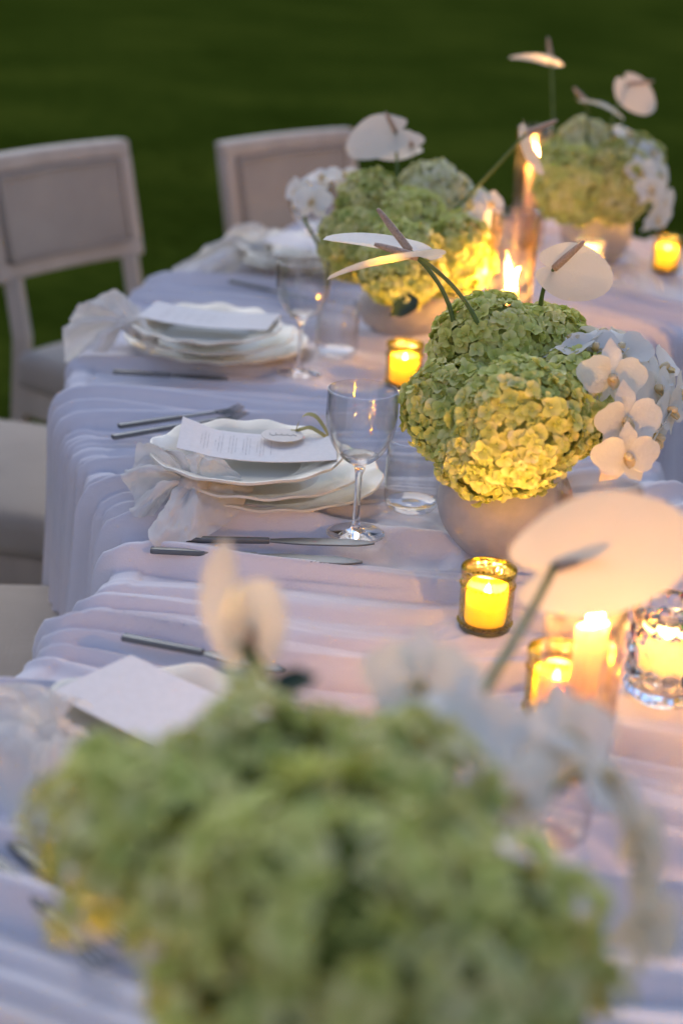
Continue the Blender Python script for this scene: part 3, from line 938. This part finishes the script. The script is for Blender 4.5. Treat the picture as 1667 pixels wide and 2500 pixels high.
anthurium(A1, dp(585, 1560, 1.00), (-0.25, 0.25, 0.95), (-0.80, -0.45, 0.15), dp(720, 1800, 0.92), 0.060, 0.75, -0.10, spad=(0.1, 0.1, 1), spl=0.6, bend=(-0.004, 0, 0.0), seed=13)
anthurium(A1, dp(610, 1580, 0.99), (0.28, -0.1, 0.8), (-0.55, -0.8, 0.1), dp(740, 1800, 0.92), 0.050, 0.70, 0.10, spad=(0.3, 0.3, 1), spl=0.4, seed=14)
leaf(A1, dp(660, 1690, 0.93), (0.9, 0.2, 0.4), (0.0, -0.6, 0.8), 0.03, 0.016)
tag(A1, 'large blurred green hydrangea arrangement filling the foreground', 'flowers', 'flower arrangements along the table')

# ------------------------------------------------------------------ candles, votives, hurricane glasses
def flame_mesh(h, r, lean=0.0):
    prof = [(0.0003, 0), (r*0.55, h*0.07), (r*0.95, h*0.20), (r, h*0.30), (r*0.82, h*0.48), (r*0.5, h*0.68), (r*0.22, h*0.86), (0.0003, h)]
    v, f = lathe(prof, 12)
    v = [(x+lean*(z/h)**2*h, y, z) for x, y, z in v]
    return mesh('flame', v, f, M['flame'])
def wick_mesh(h): return mesh('wick', *tube([(0, 0, -0.004), (0.0003, 0, h*0.5), (0.0012, 0, h)], 0.0009, 6), M['wick'])

def votive(px, py, label_glass, label_candle, r=0.0285, h=0.067, clear=False, lit=0.88, rot=0.0):
    p = at(px, py, TOP+0.004)
    z0 = rest(p, r*0.9)
    root = empty('votive_glass', (p.x, p.y, z0))
    root.rotation_euler = (0, 0, rot)
    if not clear:
        prof = [(r*0.90, 0.004), (r*0.95, 0.008), (r*0.97, h*0.80), (r*0.95, h*0.84), (r*0.99, h*0.90), (r*1.0, h*0.985), (r*0.985, h), (r*0.965, h*0.985), (r*0.955, h*0.90)]
        obj('glass_wall', mesh('glass_wall', *lathe(prof, 48), M['olive']), root)
        obj('glass_foot', mesh('glass_foot', *lathe([(0, 0), (r*0.86, 0), (r*0.93, 0.002), (r*0.94, 0.005), (r*0.85, 0.007), (0, 0.006)], 40), M['olive_base']), root)
        # rows of pressed beads
        bv, bf = [], []
        for zz in (h*0.13, h*0.74):
            for k in range(30):
                a = 2*math.pi*k/30
                s_ = lathe([(0.0001, -0.0016), (0.0014, -0.0008), (0.0016, 0), (0.0014, 0.0008), (0.0001, 0.0016)], 6)
                s_ = ([(x+r*0.965*math.cos(a), y+r*0.965*math.sin(a), z+zz) for x, y, z in s_[0]], s_[1])
                bv, bf = merge((bv, bf), s_)
        tag(obj('pressed_beads', mesh('pressed_beads', bv, bf, M['olive']), root), kind='stuff')
    else:
        # thick wall covered in round bubbles
        prof = [(r*0.86, 0.0), (r*0.95, 0.004)] + [(r*0.95, z) for z in np.linspace(0.006, h*0.93, 30)] + [(r*0.93, h), (r*0.86, h*0.99), (r*0.85, h*0.5), (r*0.84, 0.012), (0.0, 0.010)]
        nrow, ncol = 5, 12
        def mod(rr, z, a, i):
            if 1 < i < 32:
                row = z/h*nrow
                ph = 0.5*(int(row) % 2)
                u = (a/(2*math.pi)*ncol+ph) % 1-0.5; w_ = row % 1-0.5
                d2 = (u*u+w_*w_)/0.20
                rr += 0.0042*max(0, 1-d2)**0.5
            return rr, z
        obj('glass_wall', mesh('glass_wall', *lathe([(0.00005, 0.0)]+prof, 120, lambda a_, b_, c_, d_: mod(a_, b_, c_, d_-1)), M['crystal']), root)
    tag(root, label_glass, 'candle holder', 'votive candles on the table')
    # candle: burned down so that the flame stands inside a thin cup of wax
    cr = r*0.74; ch = h*0.60; b = 0.0085 if not clear else 0.0108
    cnd = empty('votive_candle', (p.x, p.y, z0+b))
    wprof = [(0, 0), (cr*0.96, 0), (cr, 0.002), (cr*1.005, ch*0.5), (cr, ch-0.002), (cr*0.96, ch), (cr*0.90, ch-0.001), (cr*0.86, ch*0.86), (cr*0.80, ch*0.62), (cr*0.5, ch*0.52), (0, ch*0.51)]
    def wob(rr, z, a, i):
        return rr, z + (0.0012*math.sin(3*a+px) if 4 <= i <= 6 else 0)
    obj('wax', mesh('wax', *lathe(wprof, 36, wob), M['wax']), cnd)
    obj('wick', wick_mesh(0.008), cnd, (0, 0, ch*0.52))
    obj('flame', flame_mesh(0.020*lit, 0.0040*lit, 0.05), cnd, (0, 0, ch*0.52+0.005))
    tag(cnd, label_candle, 'candle', 'votive candle stubs')

votive(1183, 1512, 'sharp olive yellow pressed glass votive in front of the round vase', 'lit wax stub inside the sharp olive votive in front of the round vase')
votive(984, 930, 'olive yellow votive glass between the stemless tumbler and the sharp flowers', 'lit wax stub in the votive between tumbler and sharp flowers')
votive(1622, 656, 'small yellow votive glass alone at the far right table edge', 'lit wax stub in the votive at the far right table edge')
votive(1110, 778, 'yellow votive glass mostly hidden behind the low flower bowl', 'lit wax stub in the votive hidden behind the low flower bowl')
votive(1348, 1738, 'blurred olive votive glass behind the near burning taper', 'lit wax stub in the blurred votive behind the near taper', rot=1.0)
votive(1612, 1690, 'clear bubble glass votive at the right edge of the table', 'lit wax stub inside the clear bubble glass votive at the right edge', r=0.034, h=0.094, clear=True)
votive(1432, 672, 'clear bubble glass votive in front of the farthest grey vase', 'lit wax stub in the clear votive before the farthest vase', r=0.027, h=0.075, clear=True)

votive(-110, 2900, 'added unseen olive votive glass below the lower edge on the near bend', 'lit wax stub in the added unseen votive below the lower edge', lit=1.25)  # out-of-view candle, added to warm the left of the foreground flowers
votive(1900, 1950, 'added unseen olive votive glass past the right edge on the near bend', 'lit wax stub in the added unseen votive past the right edge', lit=1.25)  # out-of-view candle, added for the warm light over the lower right cloth

def hurricane(p, label_glass, label_candle, hh=0.245, r=0.035, ch=0.125, cr=0.0125, lean=(0.0, 0.0), fl=0.3, clearw=0.0):
    z0 = rest(p, r*0.9)
    root = empty('hurricane_glass', (p.x, p.y, z0))
    prof = [(r*0.93, 0.002), (r*0.99, 0.006), (r, hh*0.5), (r, hh-0.001), (r*0.985, hh), (r*0.965, hh-0.001), (r*0.96, hh*0.5), (r*0.95, 0.008)]
    obj('glass_wall', mesh('glass_wall', *lathe(prof, 64), M['amber']), root)
    obj('glass_foot', mesh('glass_foot', *lathe([(0, 0.0), (r*0.9, 0.0), (r*0.93, 0.003), (r*0.9, 0.006), (0, 0.006)], 40), M['amber']), root)
    tag(root, label_glass, 'candle holder', 'tall smoked hurricane glasses')
    c = empty('taper_candle', (p.x, p.y, z0+0.0065))
    def top_mod(rr, z, a, i):
        k = max(0, (z-ch*0.75)/(ch*0.25))
        return rr*(1+0.05*k*math.sin(2*a+1)+0.03*math.sin(5*a+z*90)), z + (0.004*math.cos(a+0.6) if i in (6, 7, 8) else 0)
    wprof = [(0, 0), (cr, 0), (cr, ch*0.3), (cr*1.02, ch*0.6), (cr*0.98, ch*0.85), (cr*1.06, ch*0.95), (cr*1.02, ch), (cr*0.88, ch+0.001), (cr*0.80, ch-0.006), (cr*0.5, ch-0.010), (0, ch-0.011)]
    obj('wax', mesh('wax', *lathe(wprof, 28, top_mod), M['taper_wax']), c)
    # wax run down one side
    dv, df = lathe([(0.0001, -0.016), (0.0028, -0.012), (0.0030, -0.004), (0.0042, 0.0), (0.0038, 0.004), (0.0001, 0.007)], 10)
    obj('wax_drip', mesh('wax_drip', [(x+cr*1.0, y-0.002, z+ch*0.86) for x, y, z in dv], df, M['taper_wax']), c)
    obj('wick', wick_mesh(0.012), c, (0, 0, ch-0.010))
    obj('flame', flame_mesh(0.038, 0.0066, fl), c, (0.0006, 0, ch-0.002))
    tag(c, label_candle, 'candle', 'taper candles in hurricane glasses')
    c.rotation_euler = (lean[0], lean[1], 0)
hurricane(at(1390, 1866, TOP), 'near smoked hurricane glass by the right edge beside the bubble votive', 'near blush taper burning in the hurricane glass beside the bubble votive', hh=0.255, r=0.034, ch=0.126, cr=0.0125, lean=(0, 0.05), fl=0.1)
hurricane(at(1226, 900, TOP), 'smoked hurricane glass standing between the two middle flower arrangements', 'taper burning in the hurricane glass between the middle arrangements', hh=0.246, r=0.036, ch=0.118, fl=0.30)
hurricane(at(1283, 600, TOP), 'farthest smoked hurricane glass left of the farthest flowers', 'tall taper burning in the farthest hurricane glass', hh=0.245, r=0.035, ch=0.165, fl=0.05)

# ------------------------------------------------------------------ glasses
def wine_glass(p, label, tilt=(0, 0), s=1.0):
    z0 = rest(p, 0.03)
    root = empty('wine_glass', (p.x, p.y, z0))
    H_ = 0.172
    outer = [(0.0, 0.0), (0.0325, 0.0), (0.0338, 0.0008), (0.0335, 0.0016), (0.020, 0.0034), (0.008, 0.0062), (0.0046, 0.012), (0.0038, 0.03), (0.0036, 0.055),
             (0.0042, 0.075), (0.0062, 0.083)]
    bowl_o = [(0.0062, 0.083), (0.015, 0.0885), (0.0255, 0.0985), (0.0345, 0.1135), (0.0392, 0.130), (0.0402, 0.145), (0.0398, 0.160), (0.0392, H_)]
    bowl_i = [(0.0384, H_+0.0003), (0.0382, H_-0.001), (0.0389, 0.160), (0.0393, 0.145), (0.0382, 0.1305), (0.0332, 0.1150), (0.0238, 0.1012), (0.013, 0.0935), (0.0, 0.0915)]
    def dense(P_):
        q = catmull(P_, len(P_)*4)
        q[:, 0] = np.maximum(q[:, 0], 0.0)
        return [tuple(x) for x in q]
    prof = outer[:4]+dense(outer[3:])[1:]+dense(bowl_o)[1:]+dense(bowl_i)
    prof = [(max(r, 0.00005), z) for r, z in prof]
    # split into stem and foot / bowl so both parts stay one closed skin where they meet
    nst = len(outer[:4]+dense(outer[3:])[1:])
    stem = prof[:nst]+[(0.00005, prof[nst-1][1])]
    bw = [(0.00005, prof[nst-1][1]+0.0001)]+[(prof[nst-1][0], prof[nst-1][1]+0.0001)]+prof[nst:]
    obj('stem_and_foot', mesh('stem_and_foot', *lathe(stem, 40), M['crystal']), root)
    obj('bowl', mesh('bowl', *lathe([q for q in prof[nst+4:] if q[0] > 0.012], 64), M['thin']), root)
    lens = [(0.00005, 0.0832), (0.0062, 0.0832), (0.0105, 0.0855), (0.0165, 0.0895), (0.0215, 0.0945), (0.0185, 0.0955), (0.013, 0.0925), (0.00005, 0.0905)]
    obj('bowl_base', mesh('bowl_base', *lathe([(max(a_, 0.00005), b_) for a_, b_ in catmull(lens, 40)], 48), M['crystal']), root)
    root.rotation_euler = (tilt[0], tilt[1], random.random()*6)
    root.scale = (s, s, s)
    tag(root, label, 'glass', 'wine glasses at the place settings')
def tumbler(p, label, r=0.0335, h=0.088):
    z0 = rest(p, r*0.8)
    prof = [(0.00005, 0.001), (r*0.55, 0.001), (r*0.62, 0.0), (r*0.80, 0.0015), (r*0.95, 0.008), (r*1.0, 0.018), (r*1.0, h*0.6), (r*0.955, h), (r*0.93, h+0.0003), (r*0.92, h-0.001),
            (r*0.962, h*0.6), (r*0.962, 0.021), (r*0.90, 0.0115), (r*0.7, 0.006), (r*0.3, 0.0075), (0.00005, 0.008)]
    o = empty('stemless_tumbler', (p.x, p.y, z0))
    obj('glass_wall', mesh('glass_wall', *lathe(prof[4:12], 64), M['thin']), o)
    obj('glass_base', mesh('glass_base', *lathe(prof[:5]+[(r*0.93, 0.0095), (r*0.86, 0.0095)]+prof[13:], 64), M['thin']), o)
    tag(o, label, 'glass', 'stemless tumblers at the place settings')
wine_glass(at(867, 1306, TOP), 'sharp clear wine glass standing beside the scalloped plates')
wine_glass(at(731, 905, TOP), 'second wine glass behind the sharp one, beside the second plate stack')
wine_glass(at(752, 668, TOP), 'farthest wine glass left of the yellow green flowers')
tumbler(at(1003, 1235, TOP), 'sharp stemless tumbler between the wine glass and the round vase')
tumbler(at(820, 862, TOP), 'stemless tumbler in front of the low blush bowl')
wine_glass(at(1095, 690, TOP), 'wine glass whose rim just shows above the cream hydrangea')
tumbler(at(1335, 2030, TOP), 'blurred stemless tumbler behind the foreground orchids')

# ------------------------------------------------------------------ place settings
def plate(name, p, z, r, depth, label, nsc=14, ph=0.0, group=None):
    n = 168
    base = [(0.00005, 0.003), (r*0.50, 0.003), (r*0.60, 0.0045), (r*0.72, depth*0.45), (r*0.86, depth*0.78), (r*0.97, depth*0.98), (r*1.0, depth), (r*1.004, depth-0.0015), (r*0.995, depth-0.0035),
            (r*0.86, depth*0.78-0.0045), (r*0.72, depth*0.45-0.0045), (r*0.60, 0.0), (r*0.50, 0.0), (0.00005, 0.0005)]
    q = [tuple(x) for x in catmull(base, 60)]
    q = [(max(a, 0.00005), b) for a, b in q]
    def mod(rr, zz, a, i):
        k = max(0, rr/r-0.55)/0.45
        w_ = math.sin(nsc*a+ph+0.5*math.sin(3*a+ph))*(0.85+0.25*math.sin(2*a+ph))
        return rr*(1+0.016*w_*k*k), zz+0.0022*w_*k**2.2
    o = obj(name, mesh(name, *lathe(q, n, mod), M['ceramic']), None, (p.x, p.y, z))
    o.rotation_euler = (random.uniform(-0.01, 0.01), random.uniform(-0.01, 0.01), random.random())
    tag(o, label, 'plate', group)
    return o
def knife(p0, p1, z, label, cat='knife', fork=False):
    p0, p1 = Vector(p0), Vector(p1)
    Ld = (p1-p0).length
    root = empty('dinner_fork' if fork else 'dinner_knife', (p0.x, p0.y, z))
    d = (p1-p0)
    root.rotation_euler = (0, -math.atan2(d.z, math.hypot(d.x, d.y)), math.atan2(d.y, d.x))
    hl = Ld*0.5
    v, f = box(hl/2, 0, 0.003, hl, 0.0095, 0.006, 0.002, None, 6)
    v = [Vector((x.x, x.y*(1.0-0.28*x.x/hl), x.z)) for x in v]
    obj('handle', mesh('handle', v, f, M['steel']), root)
    if not fork:
        v, f = box(hl+(Ld-hl)/2, 0, 0.003, Ld-hl-0.001, 0.019, 0.0018, 0.0007, None, 12)
        def shp(x):
            t = (x.x-hl)/(Ld-hl)
            wd = 0.42+0.58*min(1, t/0.3) if t < 0.75 else (1-((t-0.75)/0.25)**2*0.85)
            return Vector((x.x, x.y*wd-0.003*t, x.z))
        obj('blade', mesh('blade', [shp(x) for x in v], f, M['steel']), root)
    else:
        neck = Ld*0.30
        v, f = box(hl+neck/2, 0, 0.0035, neck-0.001, 0.0055, 0.003, 0.001, None, 6)
        obj('neck', mesh('neck', v, f, M['steel']), root)
        for k in range(4):
            x0 = hl+neck
            pts = [(x0-0.004, 0, 0.004), (x0+0.006, (k-1.5)*0.0055, 0.002), (x0+0.02, (k-1.5)*0.0055, 0.0022), (Ld, (k-1.5)*0.0052, 0.008)]
            obj('tine', mesh('tine', *tube(pts, [0.0022, 0.0014, 0.0013, 0.0008], 6), M['steel']), root)
    tag(root, label, cat, 'steel cutlery at the place settings')
def squiggle_line(x0, x1, y, z, seed, hgt=0.0011, wd=0.00022):
    r = random.Random(seed)
    V, F = [], []
    n = int((x1-x0)/0.0011)
    for i in range(n):
        if r.random() < 0.14: continue
        a = x0+(x1-x0)*i/n; b = a+0.0007
        ya, yb = y-hgt*r.uniform(0.2, 0.5), y+hgt*r.uniform(0.2, 0.6)
        o = len(V)
        V += [(a, ya, z), (a+wd*2, ya, z), (b+wd, yb, z), (b-wd, yb, z)]
        F.append((o, o+1, o+2, o+3))
    return V, F
def menu_card(corner, xdir, ydir, Lx, Ly, zfun, label, text=True, seed=0):
    """corner and two directions in the plane of the table; zfun(u,v) gives the height of the bent card"""
    xdir = Vector(xdir).normalized(); ydir = Vector(ydir); ydir = (ydir-xdir*ydir.dot(xdir)).normalized()
    corner = Vector(corner)
    org = Vector((corner.x, corner.y, 0))
    def pos(u, v, lift=0.0):
        p = xdir*(u*Lx)+ydir*(v*Ly)
        return Vector((p.x, p.y, zfun(u, v)+lift))
    nu, nv = 24, 10
    V, F = [], []
    for k, li in ((0, 0.0), (1, -0.0009)):
        for i in range(nu+1):
            for j in range(nv+1): V.append(pos(i/nu, j/nv, li))
    N1 = (nu+1)*(nv+1)
    for i in range(nu):
        for j in range(nv):
            a = i*(nv+1)+j
            F.append((a, a+nv+1, a+nv+2, a+1)); F.append((N1+a, N1+a+1, N1+a+nv+2, N1+a+nv+1))
    ring = [i*(nv+1) for i in range(nu+1)]+[nu*(nv+1)+j for j in range(1, nv+1)]+[i*(nv+1)+nv for i in range(nu-1, -1, -1)]+[j for j in range(nv-1, 0, -1)]
    for a, b in zip(ring, ring[1:]+ring[:1]): F.append((a, N1+a, N1+b, b))
    o = obj('menu_card', mesh('menu_card', V, F, M['card'], smooth=False), None, org)
    if text:
        parts = []
        r = random.Random(seed)
        # lines of small type run across the short side, in groups
        u = 0.14
        for gl in (3, 3, 3, 3, 3, 1):
            for k in range(gl):
                half = r.uniform(0.14, 0.34) if k != 1 else r.uniform(0.28, 0.38)
                sv, sf = squiggle_line(-half*Ly, half*Ly, 0, 0, r.random())
                sv = [pos(u-yy/Lx, 0.5-xx/Ly, 0.0004) for xx, yy, zz in sv]
                parts.append((sv, sf))
                u += 0.021
            u += 0.026
        V, F = merge(*parts)
        obj('printed_lines', mesh('printed_lines', V, F, M['ink'], smooth=False), o)
    tag(o, label, 'menu card', 'menu cards on the plates')
    return o

def napkin(name_label, fans, knot, seed=0):
    """gauze napkin: fans of cloth that spread from a loose knot. fans: (edge points, ripples, amplitude, arch)"""
    parts = []
    r = random.Random(seed)
    K = Vector(knot)
    for edge, nr, amp, arch in fans:
        E = catmull([tuple(p) for p in edge], 90)
        nv = 34
        V, F = [], []
        ph = r.random()*6; so = r.random()*50
        for i in range(len(E)):
            e = Vector(E[i]); u = i/(len(E)-1)
            tgt = Vector(E[min(i+1, len(E)-1)])-Vector(E[max(i-1, 0)])
            nrm = tgt.cross(e-K)
            if nrm.length < 1e-9: nrm = Vector((0, 0, 1))
            nrm.normalize()
            if nrm.z < 0: nrm = -nrm
            for j in range(nv):
                v = 0.04+0.96*j/(nv-1)
                p = K*(1-v)+e*v
                rip = math.sin(2*math.pi*nr*u+ph+0.8*v)+0.8*float(noise2(u*nr*2.6+so, v*2.2))+0.6*float(noise2(u*nr*6+so, v*6+9))+0.3*float(noise2(u*nr*14+so, v*11+19))
                p = p + nrm*(1.45*amp*rip*(0.25+0.75*v)*(1-0.25*v)) + Vector((0, 0, arch*math.sin(math.pi*min(1, v*1.05))**0.8))
                p = p + (e-K)*(0.03*float(noise2(u*nr*3+so+30, 7)))*v
                if p.x > -10:
                    zc = TOP+0.004
                V.append(p)
        for i in range(len(E)-1):
            for j in range(nv-1):
                a = i*nv+j
                F.append((a, a+nv, a+nv+1, a+1))
        parts.append((V, F))
    kv, kf = lathe([(0.0001, -0.014), (0.010, -0.012), (0.017, -0.004), (0.018, 0.004), (0.012, 0.011), (0.0001, 0.013)], 24,
                   lambda rr, z, a, i: (rr*(1+0.18*math.sin(5*a+z*200)+0.1*math.sin(9*a)), z))
    parts.append(([(K+Vector(p)) for p in kv], kf))
    V, F = merge(*parts)
    org = Vector((K.x, K.y, TOP))
    o = obj('linen_napkin', mesh('linen_napkin', [Vector(p)-org for p in V], F, M['napkin']), None, org)
    tag(o, name_label, 'napkin', 'gauze napkins at the place settings')
def T(px, py, h): return at(px, py, TOP+h)

# -- sharp setting
c0 = at(655, 1146, TOP+0.02)
zc = rest(c0, 0.09)-0.001
plate('charger_plate', c0, zc, 0.139, 0.020, 'bottom scalloped cream plate of the sharp stack', 14, 0.3, 'plates in three stacks')
c1 = at(632, 1122, TOP+0.042)
plate('dinner_plate', c1, zc+0.0195, 0.126, 0.021, 'middle scalloped cream plate of the sharp stack', 12, 1.1, 'plates in three stacks')
c2 = at(602, 1092, TOP+0.063)
plate('salad_plate', c2, zc+0.0395, 0.114, 0.021, 'top scalloped cream plate of the sharp stack under the printed menu', 12, 2.2, 'plates in three stacks')
zt = zc+0.0395+0.0225
q0, q1 = at(431, 1110, zt), at(822, 1126, zt)
qs = at(412, 1038, zt+0.012)
xd = q1-q0
menu_card((q0.x, q0.y, 0), xd, qs-q0, xd.length, 0.100,
          lambda u, v: zt+0.002+0.020*max(0, 0.22-u)**1.2*4*(0.5+0.5*v)-0.006*math.sin(math.pi*min(1, max(0, (u-0.1)/0.9))),
          'printed menu card lying on the sharp plate stack', True, 3)
# name tag with its ribbon
tp = at(690, 1062, zt+0.004)
tg = empty('name_tag', (tp.x, tp.y, zt+0.0035))
obj('paper_disc', mesh('paper_disc', *lathe([(0.00005, 0.0008), (0.0255, 0.0008), (0.0258, 0.0004), (0.0255, 0), (0.00005, 0)], 48), M['tagpaper'], smooth=False), tg)
def script_stroke():
    pts = []
    for i in range(120):
        t = i/119
        x = -0.017+0.034*t
        y = 0.0035*math.sin(t*30)*(1.4 if t < 0.3 else 0.7)+0.0012*math.sin(t*55)
        pts.append(Vector((x+0.0016*math.cos(t*30), y, 0.0011)))
    return tube(pts, 0.00028, 4)
lt = obj('lettering', mesh('lettering', *script_stroke(), M['ink']), tg)
lt.rotation_euler = (0, 0, 0.05)
def ribbon(pts, wd, wdir):
    C = catmull([tuple(p) for p in pts], 40)
    V, F = [], []
    for i, p in enumerate(C):
        p = Vector(p); w_ = Vector(wdir)*(wd/2)
        V += [p-w_, p+w_]
        if i: F.append((2*i-2, 2*i-1, 2*i+1, 2*i))
    return V, F
kp = at(722, 1053, zt+0.004)-Vector((tp.x, tp.y, zt+0.0035))
loop1 = [kp, kp+Vector((0.004, 0.006, 0.012)), kp+Vector((0.012, 0.008, 0.020)), kp+Vector((0.024, 0.006, 0.018)), kp+Vector((0.036, 0.002, 0.004)), kp+Vector((0.041, 0.0, -0.004))]
loop2 = [kp, kp+Vector((0.008, 0.002, 0.003)), kp+Vector((0.018, -0.001, 0.006)), kp+Vector((0.030, -0.004, 0.001)), kp+Vector((0.038, -0.004, -0.004))]
obj('ribbon', mesh('ribbon', *merge(ribbon(loop1, 0.009, (0.25, 0.9, 0.2)), ribbon(loop2, 0.009, (0.1, 0.9, 0.25)), ribbon([kp-Vector((0.006, 0, 0)), kp, kp+Vector((0.005, 0.003, 0.002))], 0.008, (0, 0.9, 0.3))), M['ribbon']), tg)
tag(tg, 'round name tag with an olive silk ribbon on the printed menu', 'name tag')
napkin('knotted white gauze napkin spilling off the sharp plate stack',
       [([T(500, 1120, .060), T(565, 1140, .052), T(624, 1174, .040), T(600, 1220, .022), T(568, 1262, .012), T(497, 1314, .010), T(433, 1330, .010), T(368, 1328, .010), T(400, 1250, .014)], 3.4, 0.0052, 0.010),
        ([T(505, 1125, .058), T(430, 1108, .066), T(351, 1085, .062), T(318, 1130, .046), T(306, 1168, .034), T(322, 1210, .020), T(326, 1262, .010), T(372, 1258, .012)], 3.6, 0.0062, 0.014)],
       T(474, 1184, .040), 2)
z = TOP+0.0045
knife(at(400, 1322, z), at(914, 1330, z), z, 'table knife nearest the sharp plates, its blade under the wine glass foot')
knife(at(368, 1345, z), at(886, 1372, z), z-0.002, 'outer table knife lying in the folds in front of the sharp setting')
knife(at(275, 1073, z), at(600, 1018, z), z, 'inner fork beyond the sharp plates', 'fork', True)
knife(at(290, 1046, z), at(590, 1003, z), z, 'outer fork beyond the sharp plates', 'fork', True)

# -- second setting
c0 = at(530, 815, TOP+0.02)
zc = rest(c0, 0.09)-0.001
plate('charger_plate', c0, zc, 0.142, 0.020, 'bottom scalloped plate of the second stack', 14, 0.9, 'plates in three stacks')
c1 = at(520, 797, TOP+0.042)
plate('dinner_plate', c1, zc+0.0195, 0.126, 0.021, 'middle scalloped plate of the second stack', 12, 2.1, 'plates in three stacks')
c2 = at(505, 775, TOP+0.063)
plate('salad_plate', c2, zc+0.0395, 0.114, 0.021, 'top scalloped plate of the second stack under a blank looking card', 12, 0.2, 'plates in three stacks')
zt = zc+0.0395+0.0235
q0, q1 = at(338, 778, zt), at(652, 808, zt)
xd = q1-q0
menu_card((q0.x, q0.y, 0), xd, (-xd.y*0.9, xd.x, 0), xd.length, 0.10, lambda u, v: zt+0.002-0.005*math.sin(math.pi*u)+0.012*max(0, 0.2-u), 'menu card on the second plate stack', True, 5)
napkin('white gauze napkin hanging over the left table edge at the second setting',
       [([T(345, 750, .070), T(300, 730, .075), T(252, 717, .080), T(205, 748, .060), T(176, 768, .050), T(166, 795, .035), T(162, 838, .012), T(172, 885, -.02), T(230, 865, .010), T(262, 845, .012)], 4.2, 0.007, 0.014),
        ([T(258, 848, .010), T(262, 800, .040), T(300, 785, .055), T(345, 800, .055), T(385, 830, .040), T(365, 868, .012)], 2.4, 0.006, 0.012)],
       T(330, 800, .045), 5)
knife(at(276, 912, z), at(560, 930, z), z, 'table knife in front of the second setting')
# -- third setting
c0 = at(735, 620, TOP+0.02)
zc = rest(c0, 0.09)-0.001
plate('charger_plate', c0, zc, 0.142, 0.020, 'bottom scalloped plate of the farthest stack', 14, 0.5, 'plates in three stacks')
plate('dinner_plate', at(728, 606, TOP+0.042), zc+0.0195, 0.126, 0.021, 'middle scalloped plate of the farthest stack', 12, 2.6, 'plates in three stacks')
plate('salad_plate', at(722, 590, TOP+0.063), zc+0.0395, 0.114, 0.021, 'top scalloped plate of the farthest stack', 12, 1.2, 'plates in three stacks')
zt = zc+0.0395+0.0235
q0, q1 = at(640, 590, zt), at(800, 612, zt)
xd = q1-q0
menu_card((q0.x, q0.y, 0), xd, (-xd.y*0.9, xd.x, 0), xd.length, 0.10, lambda u, v: zt+0.002-0.005*math.sin(math.pi*u), 'menu card on the farthest plate stack', False, 8)
napkin('white gauze napkin hanging over the table edge before the farther chair',
       [([T(690, 560, .070), T(640, 558, .075), T(582, 549, .085), T(545, 580, .060), T(490, 618, .035), T(420, 650, .008), T(470, 672, .008), T(534, 668, .010), T(600, 640, .012)], 3.6, 0.008, 0.015)],
       T(640, 606, .045), 9)
knife(at(560, 690, z), at(760, 735, z), z, 'table knife in front of the farthest setting')
# -- near, blurred setting
c0 = at(395, 1790, TOP+0.02)
zc = rest(c0, 0.09)-0.001
plate('salad_plate', c0, zc, 0.120, 0.021, 'blurred scalloped plate at lower left under a pale card', 12, 0.7)
zt = zc+0.024
q0, q1 = at(123, 1697, zt), at(325, 1603, zt)
sd_ = q1-q0
ld = Vector((sd_.y, -sd_.x, 0))
menu_card((q0.x, q0.y, 0), ld, sd_, 0.195, 0.10, lambda u, v: zt+0.003-0.004*math.sin(math.pi*u), 'blurred pale menu card on the nearest plates', False, 11)
napkin('blurred gauze napkin at the lower left corner on the nearest setting',
       [([T(235, 1740, .050), T(150, 1690, .060), T(60, 1670, .06), T(-40, 1690, .04), T(-90, 1780, .015), T(-60, 1880, .010), T(20, 1960, .010), T(110, 1960, .012), T(200, 1920, .020), T(260, 1840, .040)], 3.8, 0.007, 0.016)],
       T(140, 1800, .035), 14)
knife(at(300, 1562, z), at(700, 1640, z), z, 'blurred table knife above the nearest card')
knife(at(20, 2060, z), at(330, 2330, z), z, 'inner blurred fork at the lower left corner', 'fork', True)
knife(at(-30, 2090, z), at(270, 2380, z), z, 'outer blurred fork at the lower left corner', 'fork', True)
